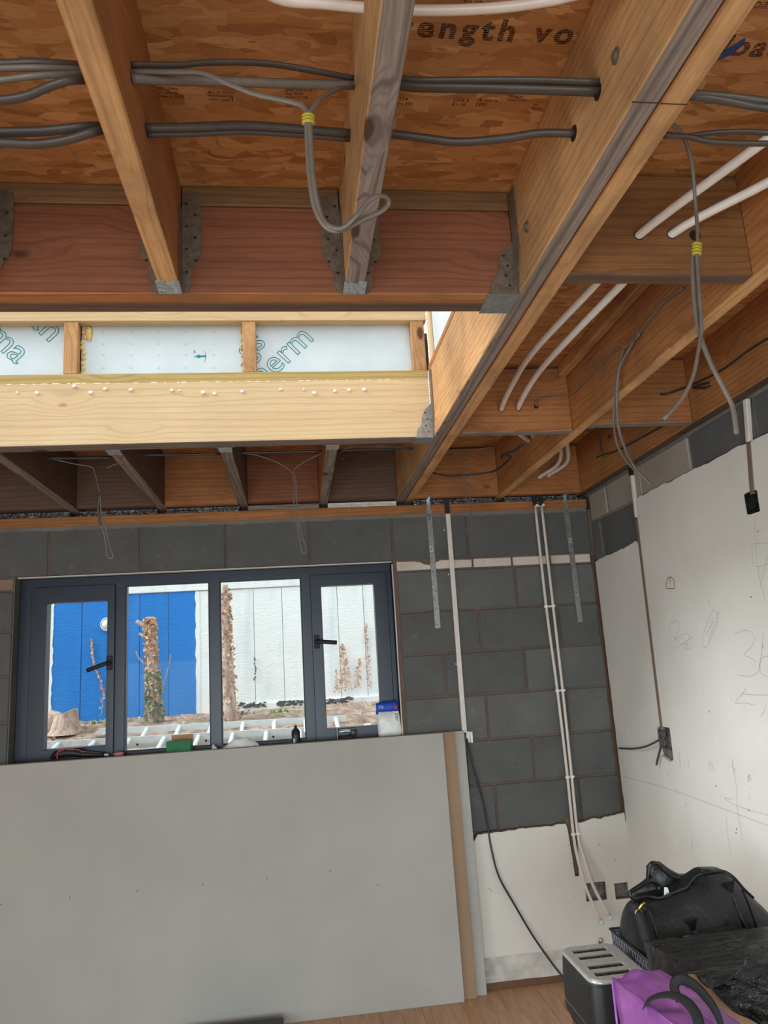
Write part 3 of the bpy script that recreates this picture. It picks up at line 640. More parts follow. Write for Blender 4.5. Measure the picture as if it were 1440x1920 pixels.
# ---------------------------------------------------------------- joist hangers
def hanger(xc, yf, dirn, label, bright=True, half=.0245, top=.262, wide=True):
    """galvanised hanger: face flanges on the header face at yf, seat and cheeks running towards dirn*y"""
    h = empty('joist_hanger', (xc, yf, ZB), label, 'joist hanger')
    for s in (-1, 1):
        prof = [(half, -.001), (half+.012, .000), (half+.022, .022), (half+.022, .055), (half+.047, .105), (half+.047, .20), (half+.044, top), (half+.002, top)] if wide else [(half, -.001), (half+.03, 0), (half+.03, .06), (half+.01, .1), (half+.01, top), (half, top)]
        poly = [(xc+s*u, ZB+v) for u, v in prof]
        fl_ = MB().prism(poly, 'Y', yf+dirn*.0012, yf+dirn*.0030).build('flange', 'galv_dull', h)
        e = MB()
        for k in range(7 if wide else 4):
            u = half+.012+(.020 if k % 2 else 0); v = top-.03-k*.030 if wide else .03+k*.05
            if u-half > .02 and v < .07: u = half+.01
            e.lathe([(.0034, 0), (.0034, dirn*.0016), (.0015, dirn*.0022)], (xc+s*u, yf+dirn*.0031, ZB+v), 8, 'Y')
        tag(e.build('nail_head', 'nail', h), kind='stuff')
        MB().box((xc+s*(half+.0002), min(yf+dirn*.001, yf+dirn*.045), ZB+.001), (xc+s*(half+.0017), max(yf+dirn*.001, yf+dirn*.045), ZB+top*.8)).build('cheek', 'galv_dull', h)
    y0, y1 = sorted((yf+dirn*.001, yf+dirn*.060))
    if dirn < 0: poly = [(xc-half-.002, y0), (xc-.007, y0), (xc-.006, y0+.010), (xc+.006, y0+.010), (xc+.007, y0), (xc+half+.002, y0), (xc+half+.002, y1), (xc-half-.002, y1)]
    else: poly = [(xc-half-.002, y0), (xc+half+.002, y0), (xc+half+.002, y1), (xc+.007, y1), (xc+.006, y1-.008), (xc-.006, y1-.008), (xc-.007, y1), (xc-half-.002, y1)]
    MB().prism(poly, 'Z', ZB-.0026, ZB-.0006).build('seat', 'galv_bright', h)
    return h
hanger(-.2595, Y1-.003+.002, -1, 'steel joist hanger holding the yellow joist to the near header')
hanger(.1685, Y1-.001, -1, 'steel joist hanger holding the grey centre joist to the near header')
hanger(-.6865, Y1-.001, -1, 'steel joist hanger at the left picture edge on the near header')
hanger(-.6795, Y2+.0745, 1, 'small silver hanger of the second short joist beyond the opening', top=.15)
hanger(-.2515, Y2+.0745, 1, 'small silver hanger of the third short joist beyond the opening', top=.15)
hanger(.1765, Y2+.0745, 1, 'small silver hanger of the grey grained short joist', top=.15)
# corner hangers: header to trimmer
def corner(yc, w2, name_label, dirn, pale=False):
    h = empty('joist_hanger', (.577, yc, ZB), name_label, 'joist hanger')
    y0, y1 = yc-w2, yc+w2
    MB().box((.50, y0-.002, ZB-.003), (.580, y1+.002, ZB-.0008)).build('seat', 'galv_mid', h)
    yy = y0-.0045 if dirn < 0 else y0-.0045
    MB().prism([(.505, ZB-.002), (.515, ZB+.035), (.530, ZB+.050), (.535, ZB+.09), (.553, ZB+.12), (.5755, ZB+.14), (.5755, ZB-.002)], 'Y', yy, yy+.0018).build('cheek', 'galv_dull' if not pale else 'galv_mid', h)
    MB().prism([(y0-.048, ZB+.27), (y0-.004, ZB+.27), (y0-.004, ZB-.001), (y0-.012, ZB-.001), (y0-.02, ZB+.03), (y0-.045, ZB+.09)], 'X', .5745, .5772).build('flange', 'galv_dull', h)
    e = MB()
    for k in range(4): e.lathe([(.0032, 0), (.0032, -.0014)], (.556-.008*(k % 2), yy, ZB+.02+k*.027), 8, 'Y')
    tag(e.build('nail_head', 'nail', h), kind='stuff')
corner(Y1+.0465, .0475, 'silver twin-ply hanger where the near header meets the doubled trimmer', -1)
corner(Y2+.037, .038, 'pale hanger at the far right corner of the roof opening', -1, True)

# ---------------------------------------------------------------- roof opening upstand
YP = Y2+.058          # face of the insulation in the far upstand
joist('upstand_batten', (-2.0, Y2+.012, ZT+.019), (.586, Y2+.057, ZT+.062), 'batten_green_X', 'greenish batten under the insulation panels in the roof opening', 'batten')
joist('upstand_batten', (-2.0, Y2+.012, 2.962), (.586, Y2+.057, 3.05), 'pine_pale_X', 'pale top batten over the insulation panels in the roof opening', 'batten')
zs0, zs1 = ZT+.063, 2.961; zp1 = 3.04
for (pl, prr, lb) in ((120, 146, 'upright stud right of the left lettered insulation panel'), (455, 480, 'upright stud between the plain and the right insulation panel'), (772, 797, 'upright corner stud at the right of the roof opening')):
    a = at(pl, 650, 'Y', Y2+.02).x; b = at(prr, 650, 'Y', Y2+.02).x
    joist('upstand_stud', (a, Y2+.014, zs0), (b, Y2+.056, zs1), 'pine_Z', lb, 'stud')
def pir(x0, x1, label):
    h = empty('insulation_board', ((x0+x1)/2, YP, zs0), label, 'insulation')
    # ragged foil face
    n_ = 50; bot = rag(x0, zs0+.004, x1, zs0+.004, n_, .004, x0*7+3); bot = [(u, max(v, zs0+.0008)) for u, v in bot]
    MB().prism(bot+[(x1, zp1-.001), (x0, zp1-.001)], 'Y', YP, YP+.002).build('foil_facing', 'pir_foil', h)
    box('foam_core', (x0, YP+.002, zs0+.0005), (x1, YP+.052, zp1-.0005), 'pir_core', h)
    return h
p1 = pir(-1.30, -.80, 'left foil insulation panel in the roof opening printed with teal letters')
xs1 = at(146, 650, 'Y', Y2+.02).x; xs2 = at(455, 650, 'Y', Y2+.02).x; xs3 = at(480, 650, 'Y', Y2+.02).x; xs4 = at(772, 650, 'Y', Y2+.02).x; xs0 = at(120, 650, 'Y', Y2+.02).x
for q in (p1,): pass
bpy.data.objects.remove(bpy.data.objects[p1.children[0].name]) if False else None
p2 = pir(xs1-.012, xs2+.02, 'middle foil insulation panel in the roof opening with a small teal figure symbol')
p3 = pir(xs3-.012, xs4+.02, 'right foil insulation panel in the roof opening with large diagonal teal letters')
def onp(px, py): return at(px, py, 'Y', YP-.0008)
RV = Matrix.Rotation(PI/2, 4, 'X')
def rotp(deg): return Matrix.Rotation(-math.radians(deg), 4, 'Y') @ RV
p = onp(475, 740); stamp('therm', (p.x, p.y, p.z), .142, rotp(43), 'print_teal', p3, outline=.0015)
p = onp(463, 678); stamp('gs', (p.x, p.y, p.z), .142, rotp(43), 'print_teal', p3, outline=.0015)
p = onp(-49, 614); stamp('rma', (p.x, p.y, p.z), .142, rotp(-44), 'print_teal', p1, outline=.0015)
p = onp(24, 582); stamp('pan', (p.x, p.y, p.z), .142, rotp(-44), 'print_teal', p1, outline=.0015)
# pictogram: lying figure, arc, cross
e = MB(); c = onp(375, 668); yy = YP-.0006
def pt(u, v): return (c.x+u/1000*1.0, c.z+v/1000)
e.prism([pt(-14, 6), pt(0, 7), pt(0, 4), pt(24, 4), pt(24, -4), pt(0, -4), pt(0, -7), pt(-14, -6)], 'Y', yy, yy+.0005)
e.prism([pt(-20+3.5*math.cos(a), 3.5*math.sin(a)) for a in [k*PI/4 for k in range(8)]], 'Y', yy, yy+.0005)
for k in range(10):
    a0 = -.62+k*.124; a1 = a0+.124; e.prism([pt(-18+40*math.cos(a0), 40*math.sin(a0)), pt(-18+42*math.cos(a0), 42*math.sin(a0)), pt(-18+42*math.cos(a1), 42*math.sin(a1)), pt(-18+40*math.cos(a1), 40*math.sin(a1))], 'Y', yy, yy+.0005)
for s in (-1, 1):
    e.prism([pt(-27, 20-s*5), pt(-25.5, 20-s*6), pt(-16.5, 20+s*5), pt(-18, 20+s*6)], 'Y', yy, yy+.0005)
e.build('pictogram', 'print_teal', p2)
# faint alignment crosses printed on the foil
e = MB()
for px in (194, 246, 298, 349, 401):
    for py in (622, 645, 666, 690):
        q = onp(px, py); e.box((q.x-.006, YP-.0004, q.z-.0004), (q.x+.006, YP, q.z+.0004)); e.box((q.x-.0004, YP-.0004, q.z-.006), (q.x+.0004, YP, q.z+.006))
tag(e.build('grid_cross', 'galv_mid', p2), kind='stuff')
# foam squeezed at the panel edges and drips along the header
def blob(e, c, r, sx_=1, sz_=1, seed=0):
    n1_, n2_ = 7, 5; rings = []
    for i in range(n2_+1):
        th = PI*i/n2_; rr = []
        for j in range(n1_):
            a = 2*PI*j/n1_; d = Vector((math.cos(a)*math.sin(th)*sx_, math.sin(a)*math.sin(th)*.6, math.cos(th)*sz_))
            rr.append(Vector(c)+d*r*(1+.5*noise.noise(Vector((d.x*3+seed, d.y*3, d.z*3)))))
        rings.append(rr)
    e.loft(rings)
e = MB(); random.seed(3)
for k in range(9): blob(e, (xs1+.006+random.random()*.012, YP-.002, 2.76+k*.022), .009, 1, 1.2, k)
for k in range(7): blob(e, (xs1+.01+k*.011, YP-.004, zs0+.006), .010, 1.3, .8, k*3)
for k in range(6): blob(e, (xs2-.004-random.random()*.006, YP-.003, 2.76+k*.035), .006, .8, 1.6, k)
blob(e, (xs1+.03, YP-.001, 2.93), .02, .7, 1.7, 5)
o = e.build('expanding_foam', 'foam_yellow', None, smooth=True); tag(o, 'yellow expanding foam squeezed around the middle insulation panel', 'foam', kind='stuff')
e = MB()
for px, py in ((32, 736), (70, 737), (170, 736), (197, 729), (245, 731), (322, 732), (337, 732), (381, 736), (402, 738), (526, 730), (570, 730), (590, 737), (628, 733), (655, 731), (140, 724), (455, 734), (683, 730)):
    q = at(px, py, 'Y', Y2-.003); blob(e, q, random.uniform(.004, .008), 1.3, 1, px)
for k in range(46):
    xx = -1.1+k*.036; blob(e, (xx+random.uniform(-.02, .02), Y2+.004, ZT+.0185), random.uniform(.0015, .005), random.uniform(1.5, 4), .5, k)
tag(e.build('foam_drips', 'foam_white', fh, smooth=True), 'small white foam drips', kind='stuff')
# right upstand over the trimmer
h = empty('insulation_board', (.632, 2.2, ZO+.05), 'foil insulation panel on the right side of the roof opening, seen edge-on', 'insulation')
box('foil_facing', (.604, Y1+.10, ZO+.012), (.606, Y2+.05, 3.03), 'pir_foil', h); box('foam_core', (.6062, Y1+.10, ZO+.012), (.655, Y2+.05, 3.03), 'pir_core', h)
joist('upstand_batten', (.578, Y1+.095, ZO+.0), (.603, Y2+.011, ZO+.026), 'pine_warm_Y', 'narrow sloping-looking batten on the trimmer along the right of the roof opening', 'batten')
joist('upstand_stud', (.588, Y2-.02, ZO+.028), (.6035, Y2+.011, 3.0), 'pine_pale_Z', 'thin upright in the right corner of the roof opening beside the foam bead', 'stud')
e = MB()
for k in range(26): blob(e, (.5865, Y2+.006, 2.70+k*.0115), .006, .8, 1.2, k)
tag(e.build('expanding_foam', 'foam_white', None, smooth=True), 'white foam bead down the right corner of the roof opening', 'foam', kind='stuff')
e = MB()
for k in range(22): blob(e, (.5755, Y2-.003, ZB+.03+k*.0115), .0045, .9, 1.4, k+40)
tag(e.build('sealant_bead', 'foam_white', None, smooth=True), 'white sealant bead in the far corner between header and trimmer', 'sealant', kind='stuff')
joist('upstand_batten', (.6035, Y1+.10, 3.03), (.655, Y2+.05, 3.07), 'pine_pale_Y', 'top rail on the right side of the roof opening', 'batten')

# ================================================================ WINDOW
FY0, FY1 = 4.0, 4.07
wn = empty('window_1', (-.43, FY0, WZ0), kind='structure')
GX = [(-1.262, -.962), (-.871, -.451), (-.387, .034), (.147, .432)]
fx0, fx1, fz0, fz1 = WX0+.004, WX1-.004, WZ0+.003, WZ1-.003
m1, m2, m3 = (-.936, -.874), (-.448, -.390), (.037, .100)     # mullions
def frame_ring(x0, x1, z0, z1, w_, y0, y1, name, parent, mat='frame_anthracite', wt=None, wb_=None, wl=None, wr_=None):
    wt = wt or w_; wb_ = wb_ or w_; wl = wl or w_; wr_ = wr_ or w_
    e = MB()
    e.prism([(x0, z0), (x1, z0), (x1, z1), (x0, z1)], 'Y', y0, y1, holes=[[(x0+wl, z0+wb_), (x1-wr_, z0+wb_), (x1-wr_, z1-wt), (x0+wl, z1-wt)]])
    return e.build(name, mat, parent, bevel=.003, seg=2)
# outer frame with mullions
e = MB()
holes = []
for a, b in ((fx0+.072, m1[0]), (m1[1], m2[0]), (m2[1], m3[0]), (m3[1], fx1-.040)): holes.append([(a, fz0+.055), (b, fz0+.055), (b, fz1-.055), (a, fz1-.055)])
e.prism([(fx0, fz0), (fx1, fz0), (fx1, fz1), (fx0, fz1)], 'Y', FY0, FY1, holes=holes); e.build('window_frame', 'frame_anthracite', wn, bevel=.003, seg=2)
s1 = frame_ring(fx0+.062, m1[0]+.012, fz0+.030, fz1-.045, .05, FY0-.016, FY1-.012, 'casement', wn, wl=.077, wr_=.038, wt=.083, wb_=.062)
s2 = frame_ring(m3[1]-.012, fx1-.028, fz0+.030, fz1-.045, .05, FY0-.016, FY1-.012, 'casement', wn, wl=.058, wr_=.072, wt=.062, wb_=.066)
for s_, (a, b) in ((wn, GX[1]), (wn, GX[2])):
    frame_ring(a-.012, b+.012, fz0+.045, 2.068, .013, FY0+.004, FY0+.02, 'glazing_bead', s_)
for (a, b), z0, z1 in ((GX[0], 1.245, 2.0), ((-.883, -.440), fz0+.05, 2.066), ((-.397, .043), fz0+.05, 2.066), (GX[3], 1.25, 2.012)):
    box('pane', (a-.01, FY0+.024, z0-.01), (b+.01, FY0+.030, z1+.01), 'glass', wn)
for s_, (hx, hz, tx_, tz_) in ((s1, (-.947, 1.665, -1.045, 1.632)), (s2, (.112, 1.712, .215, 1.700))):
    e = MB(); e.box((hx-.014, FY0-.026, hz-.035), (hx+.014, FY0-.0155, hz+.035)); e.lathe([(.010, 0), (.010, -.03), (.007, -.034)], (hx, FY0-.024, hz), 14, 'Y')
    e.build('handle_plate', 'gasket', s_, bevel=.002)
    e = MB(); e.tube([(hx, FY0-.058, hz), ((hx+tx_)/2, FY0-.066, (hz+tz_)/2), (tx_, FY0-.064, tz_)], .011, .006, 10, up=(0, 1, 0)); e.build('handle', 'gasket', s_, smooth=True)
# packing / foam line around the frame
tag(box('trim_1', (WX0, D+.03, WZ1-.002), (WX1, D+.066, WZ1+.0035), 'print_light'), kind='structure')
e = MB(); e.tube([(WX1-.004, D+.005, WZ0+.02), (WX1-.005, D+.004, 1.5), (WX1-.004, D+.005, 1.8), (WX1-.005, D+.004, 2.10)], .004, .006, 6); tag(e.build('trim_2', 'foil_white'), kind='structure')
# reveal linings and inner sill
tag(box('trim_3', (WX0-.002, D-.001, WZ0), (WX0+.003, FY0+.02, WZ1), 'block_mid'), kind='structure')
tag(box('trim_4', (WX1-.003, D+.012, WZ0), (WX1+.002, FY0+.02, WZ1), 'frame_anthracite'), kind='structure')
tag(box('trim_5', (WX0, D-.01, WZ0), (WX1, FY0+.0, 1.204), 'block_mid'), kind='structure')
SZ = 1.204

# ================================================================ OUTSIDE
def gz(x, y):
    t = (y-4.25)/3.25; z = .92+.10*min(1, max(0, (y-4.4)/1.4))+.175*min(1, max(0, (y-5.95)/.5))
    return z+.012*noise.noise(Vector((x*3, y*3, 0)))+.02*noise.noise(Vector((x*1.1, y*1.1, 4)))+(.02 if y > 6.5 else 0)
YF = 7.5
e = MB(); e.grid(110, 70, lambda u, v: (-6+u*10, 4.25+v*(YF+.3-4.25), gz(-6+u*10, 4.25+v*(YF+.3-4.25))+random.uniform(-.008, .008)))
tag(e.build('garden_ground', 'soil', None, smooth=True), 'bank of dry brown soil outside the window', 'ground', kind='structure')
gw = empty('garden_wall', (-1, YF, 1), 'tall painted garden wall outside the window, white with a blue rectangle', 'wall')
e = MB(); e.box((-6, YF+.02, .6), (4.5, YF+.25, 3.6)); e.build('wall_core', 'paint_white', gw)
bl, br_ = at(97, 1200, 'Y', YF).x, at(369, 1200, 'Y', YF).x
tz = at(300, 1112, 'Y', YF).z
xs_ = [-6, -4.6, -3.5, bl, at(153, 1200, 'Y', YF).x, at(262, 1200, 'Y', YF).x, at(316, 1200, 'Y', YF).x, br_, at(477, 1200, 'Y', YF).x, at(531, 1200, 'Y', YF).x, at(636, 1200, 'Y', YF).x, at(685, 1200, 'Y', YF).x, 1.4, 2.3, 3.3, 4.5]
for a, b in zip(xs_, xs_[1:]):
    blue = a >= bl-.001 and b <= br_+.001
    box('render_panel', (a+.003, YF, .9), (b-.003, YF+.03, tz), 'paint_blue' if blue else 'paint_white', gw, bevel=.003)
tag(box('capping', (-6, YF-.012, tz+.006), (4.5, YF+.03, 3.0), 'paint_white', gw, bevel=.004))
# ragged white paint margins on the blue and plinth
e = MB()
q = rag(0, 0, 1, 0, 40, .012, 21)
e.prism([(br_-.01+z_, 1.1+u*(tz-1.1)) for u, z_ in q]+[(br_+.03, tz), (br_+.03, 1.1)], 'Y', YF-.004, YF+.0)
q = rag(0, 0, 1, 0, 40, .014, 33)
e.prism([(bl+.012+z_, 1.1+u*(tz-1.1)) for u, z_ in q]+[(bl-.03, tz), (bl-.03, 1.1)], 'Y', YF-.004, YF+.0)
e.build('paint_margin', 'paint_white', gw)
zp_ = 1.305
box('plinth', (br_+.25, YF-.03, .9), (4.5, YF+.0, at(480, 1318, 'Y', YF).z), 'paint_white', gw, bevel=.01)
e = MB(); random.seed(12)
for k in range(120):
    px = random.choice([random.uniform(448, 500), random.uniform(520, 566), random.uniform(610, 660)]); py = 1323-(px-450)*.055+random.uniform(-5, 5)
    q = at(px, py, 'Y', YF-.034); blob(e, (q.x, YF-.032, q.z), random.uniform(.006, .018), 1.6, .6, k)
tag(e.build('moss', 'cable_dark', gw), 'dark moss along the wall foot', kind='stuff')
# round white lamp on the blue wall
q = at(203, 1171, 'Y', YF)
lmp = empty('bulkhead_lamp', (q.x, YF-.001, q.z), 'round white bulkhead lamp on the blue wall, half hidden by the window frame', 'lamp')
R_ = abs(at(190, 1171, 'Y', YF).x-q.x)
MB().lathe([(R_, 0), (R_, -.04), (R_*.93, -.055), (R_*.8, -.055), (R_*.8, -.03)], (q.x, YF-.001, q.z), 32, 'Y').build('rim', 'white_plastic', lmp, smooth=True)
MB().lathe([(R_*.8, -.03), (R_*.7, -.055), (R_*.4, -.07), (.01, -.075)], (q.x, YF-.001, q.z), 32, 'Y').build('diffuser', 'lens_pale', lmp, smooth=True)
# trunks
def trunk(name, path, radii, label, leaves, seed, branches=(), green=()):
    h = empty(name, path[0], label, 'tree trunk')
    e = MB(); e.tube(path, 1, 1, 14, 5, radii=radii)
    e.v = [tuple(Vector(v)+Vector((noise.noise(Vector(v)*14), noise.noise(Vector(v)*14+Vector((5, 5, 5))), 0))*.018) for v in e.v]
    e.build('trunk', 'bark', h, smooth=True)
    for b_, r0 in branches: MB().tube(b_, 1, 1, 8, 4, radii=r0).build('branch', 'bark', h, smooth=True)
    rnd = random.Random(seed)
    for mt_, n_, lo, hi in leaves:
        e = MB()
        for k in range(n_):
            t = rnd.uniform(lo, hi)*(len(path)-1); i = min(int(t), len(path)-2); f_ = t-i
            c_ = Vector(path[i]).lerp(Vector(path[i+1]), f_); r = radii[i]*(1-f_)+radii[i+1]*f_
            a = rnd.uniform(0, 2*PI); d = Vector((math.cos(a), math.sin(a), 0)); p_ = c_+d*(r+rnd.uniform(0, .02))
            s = rnd.uniform(.010, .024); u = Vector((rnd.uniform(-1, 1), rnd.uniform(-1, 1), rnd.uniform(-1, 1))).normalized()*s; v_ = u.cross(Vector((rnd.uniform(-1, 1), rnd.uniform(-1, 1), rnd.uniform(-1, 1)))).normalized()*s*.7
            e.add([p_-u, p_-v_, p_+u, p_+v_], [(0, 1, 2, 3)])
        tag(e.build('ivy', mt_, h), kind='stuff')
    return h
YT = 6.55
def tp(px, py, y=YT): return at(px, py, 'Y', y)
def rad(px): return px*YT/FPX/2*.80
b0_ = tp(291, 1352); b0_.z = gz(b0_.x, YT)-.03
trunk('ivy_trunk', [b0_, tp(288, 1310), tp(286, 1265), tp(284, 1215), tp(281, 1180), tp(281, 1157)], [rad(34), rad(27), rad(24), rad(22), rad(21), rad(19)],
      'sawn off tree trunk wrapped in dead ivy in front of the blue wall', (('leaf_brown', 900, .05, .97), ('leaf_green', 620, .02, .42)), 5,
      branches=(([tp(278, 1176), tp(268, 1172), tp(256, 1165)], [.022, .018, .016]), ([tp(276, 1195), tp(268, 1192), tp(261, 1188)], [.018, .014, .010]), ([tp(274, 1245), tp(262, 1236), tp(255, 1221)], [.008, .007, .005]), ([tp(298, 1300), tp(308, 1275), tp(316, 1250), tp(320, 1227)], [.005, .004, .003, .003]), ([tp(300, 1310), tp(306, 1290), tp(310, 1268)], [.004, .003, .003])))
b1_ = tp(434, 1346, 6.4); b1_.z = gz(b1_.x, 6.4)-.03
trunk('bare_trunk', [b1_, tp(429, 1300, 6.4), tp(425, 1240, 6.4), tp(422, 1180, 6.4), tp(421, 1130, 6.4), tp(420, 1097, 6.4)], [rad(34), rad(28), rad(27), rad(23), rad(20), rad(17)],
      'tall bare tree trunk in front of the white garden wall, beside the mullion', (('leaf_brown', 500, .02, .95),), 9)
# stump
q = tp(130, 1352); sb = Vector((q.x, YT-.1, gz(q.x, YT-.1)))
st_ = empty('tree_stump', sb, 'pale sawn tree stump on the soil below the blue wall', 'tree stump')
e = MB(); rings = []
for k, (zz, rr) in enumerate(((-.02, .135), (.02, .115), (.07, .098), (.11, .09), (.145, .085))):
    rings.append([sb+Vector((math.cos(a)*rr*(1+.16*noise.noise(Vector((math.cos(a)*2, math.sin(a)*2, k*.2)))+.06*noise.noise(Vector((a*6, k*.6, 0)))), math.sin(a)*rr, zz+.03*math.cos(a)*(k == 4))) for a in [2*PI*j/40 for j in range(40)]])
e.loft(rings); e.build('stump', 'bark', st_, smooth=False)
e = MB(); e.loft([[v+Vector((0, 0, .001)) for v in rings[-1]], [v+Vector((0, 0, .006)) for v in rings[-1]]]); e.build('cut_face', 'wood_cut', st_)
q = tp(98, 1352); e = MB(); blob(e, (q.x, YT, gz(q.x, YT)+.05), .10, 1, 1.1, 3); tag(e.build('root_lump', 'bark', None, smooth=True), 'gnarled root lump at the left of the sawn stump', 'root')
# climbers on the wall
def vine(path, n_, label, w_=.02, seed=1, mats='leaf_brown'):
    rnd = random.Random(seed); h = empty('dead_creeper', path[0], label, 'creeper')
    MB().tube(path, .003, .003, 5, 3).build('stem', 'bark', h)
    e = MB()
    for k in range(n_):
        t = rnd.random()**.8*(len(path)-1); i = min(int(t), len(path)-2); p_ = Vector(path[i]).lerp(Vector(path[i+1]), t-i)
        ww = w_*(1.3-t/(len(path)-1)); p_ += Vector((rnd.uniform(-1, 1)*ww, -rnd.random()*.02, rnd.uniform(-.02, .02))); s = rnd.uniform(.006, .014)
        u = Vector((rnd.uniform(-1, 1), rnd.uniform(-1, 1)*.4, rnd.uniform(-1, 1))).normalized()*s; v_ = u.cross(Vector((0, 1, .3))).normalized()*s*.8
        e.add([p_-u, p_-v_, p_+u, p_+v_], [(0, 1, 2, 3)])
    tag(e.build('leaf', mats, h), kind='stuff')
def wp(px, py): return at(px, py, 'Y', YF-.015)
vine([wp(190, 1340), wp(194, 1300), wp(188, 1275), wp(178, 1250), wp(173, 1225), wp(172, 1200)], 110, 'dead brown creeper winding up the blue wall', .015, 1)
vine([wp(477, 1278), wp(479, 1255), wp(477, 1232)], 26, 'short dead creeper on the white garden wall', .008, 2, 'cable_grey')
vine([wp(648, 1298), wp(647, 1270), wp(645, 1240), wp(641, 1210)], 190, 'densest brown dead creeper on the white wall, seen through the right casement', .055, 3)
vine([wp(671, 1290), wp(671, 1265), wp(675, 1238)], 80, 'brown dead creeper in the middle of the right casement view', .035, 4)
vine([wp(695, 1292), wp(690, 1260), wp(689, 1225), wp(687, 1195), wp(686, 1170)], 90, 'tall thin dead creeper near the right edge of the right casement', .025, 5)
vine([wp(629, 1296), wp(631, 1275), wp(630, 1255)], 30, 'small thin dead creeper at the left of the right casement view', .015, 6)
# ladder sections
def ladder(x0, x1, y0, tilt, wdt, z0, label, n_, off=0):
    """aluminium ladder on its back, its far stile propped higher"""
    h = empty('ladder_section', (x0, y0, z0), label, 'ladder')
    dy, dz = math.cos(tilt)*wdt, math.sin(tilt)*wdt
    zA = lambda x: z0+(x-x0)*-.015
    for k, (yy, zz) in enumerate(((y0, 0), (y0+dy, dz))):
        e = MB(); P_ = [(0, -.023), (.026, -.023), (.026, -.019), (.006, -.019), (.006, .019), (.026, .019), (.026, .023), (0, .023)]
        e.loft([[Vector((xx, yy+u, zA(xx)+zz+v)) for u, v in P_] for xx in (x0, x1)]); e.build('stile', 'aluminium', h)
    e = None
    for k in range(n_):
        xx = x0+.12+off+k*(x1-x0-.2)/max(1, n_-1)
        MB().tube([(xx, y0+.012, zA(xx)+.004), (xx, y0+dy+.012, zA(xx)+dz+.004)], .016, .014, 8, 1).build('rung', 'aluminium', h, smooth=True)
        MB().lathe([(.009, 0), (.009, -.004)], (xx, y0, zA(xx)+.0), 8, 'Y').build('rung_end', 'nail', h)
a = at(158, 1395, 'Y', 5.75); b = at(655, 1352, 'Y', 5.75)
ladder(a.x, b.x, 5.78, math.radians(13), .36, 1.115, 'long silver aluminium ladder section lying at the back on the bank', 8)
a2 = at(60, 1398, 'Y', 5.4); b2 = at(570, 1372, 'Y', 5.4)
ladder(a2.x-.1, b2.x, 5.42, math.radians(11), .32, 1.095, 'silver aluminium ladder section lying nearer the window', 8, .05)
q = at(688, 1345, 'Y', 6.0)
o = MB().box((-.03, -.18, -.01), (.03, .18, .012)).build('timber_offcut', 'timber_offcut', None, bevel=.002); o.location = (q.x, 6.0, gz(q.x, 6.0)+.035); o.rotation_euler = (.25, 0, -.1); tag(o, 'short pale timber offcut lying on the soil right of the ladders', 'timber')
rnd = random.Random(8)
for k, (px, py, lb, mt_) in enumerate(((250, 1407, 'green weed tuft at the foot of the second window pane', 'weed_green'), (300, 1405, 'green weed tuft left of the green box', 'weed_green'), (450, 1338, 'low green weeds beside the bare trunk', 'leaf_green'), (528, 1333, 'yellow green weed below the white wall', 'weed_green'), (180, 1357, 'small grass tuft right of the stump', 'leaf_green'), (418, 1345, 'weeds at the foot of the bare trunk', 'leaf_green'))):
    yy = 5.1 if py > 1400 else 6.9
    q = at(px, py, 'Y', yy); e = MB(); zz = gz(q.x, yy)
    for j in range(70):
        a = rnd.uniform(0, 2*PI); r = rnd.uniform(0, .09); p_ = Vector((q.x+math.cos(a)*r*1.3, yy+math.sin(a)*r, zz-.01)); l_ = rnd.uniform(.02, .06); d = Vector((math.cos(a)*.6, math.sin(a)*.6, 1)).normalized()*l_; s = Vector((-math.sin(a), math.cos(a), 0))*.006
        e.add([p_-s, p_+s, p_+d*.7+s*1.2, p_+d, p_+d*.7-s*1.2], [(0, 1, 2, 3, 4)])
    tag(e.build('weed_tuft', mt_), lb, 'weed', kind='stuff')
# leaf litter and stones over the bank
e = MB()
for k in range(1500):
    xx, yy = rnd.uniform(-3, 1.6), rnd.uniform(4.8, 7.45); s = rnd.uniform(.008, .026); zz = gz(xx, yy)+.006
    u = Vector((rnd.uniform(-1, 1), rnd.uniform(-1, 1), rnd.uniform(-.3, .5))).normalized()*s; v_ = u.cross(Vector((0, 0, 1))).normalized()*s*.6
    p_ = Vector((xx, yy, zz)); e.cur = 0
    e.add([p_-u, p_-v_, p_+u, p_+v_], [(0, 1, 2, 3)])
tag(e.build('leaf_litter', 'leaf_brown'), 'dry brown leaves scattered over the bank outside', 'leaves', kind='stuff')
# ================================================================ PLASTERBOARD SHEETS
def sheet(x0, x1, yb, yt, ht, mat, label, edge='gypsum_edge', back=None):
    h = empty('plasterboard_sheet', ((x0+x1)/2, yb, 0), label, 'plasterboard')
    t = .0125; d = Vector((0, yt-yb, ht)).normalized(); n_ = Vector((0, d.z, -d.y)); b0 = Vector((0, yb, .0005))
    def sl(a, b, z0, z1, m_, nm, xa=x0, xb=x1):
        e = MB(); P_ = [b0+d*z0+n_*a, b0+d*z1+n_*a, b0+d*z1+n_*b, b0+d*z0+n_*b]
        e.loft([[Vector((xx, q.y, q.z)) for q in P_] for xx in (xa, xb)]); return e.build(nm, m_, h)
    sl(0, .0012, 0, ht, mat, 'face_paper'); sl(.0013, t-.001, .0004, ht-.0004, edge, 'core', x0+.0005, x1-.0005); sl(t-.0009, t, 0, ht, 'plasterboard_brown', 'back_paper')
    return h, b0, d
hs, b0, d = sheet(-1.672, .728, 3.800, 3.856, 1.2135, 'plasterboard', 'front grey plasterboard sheet leaning under the window')
e = MB()
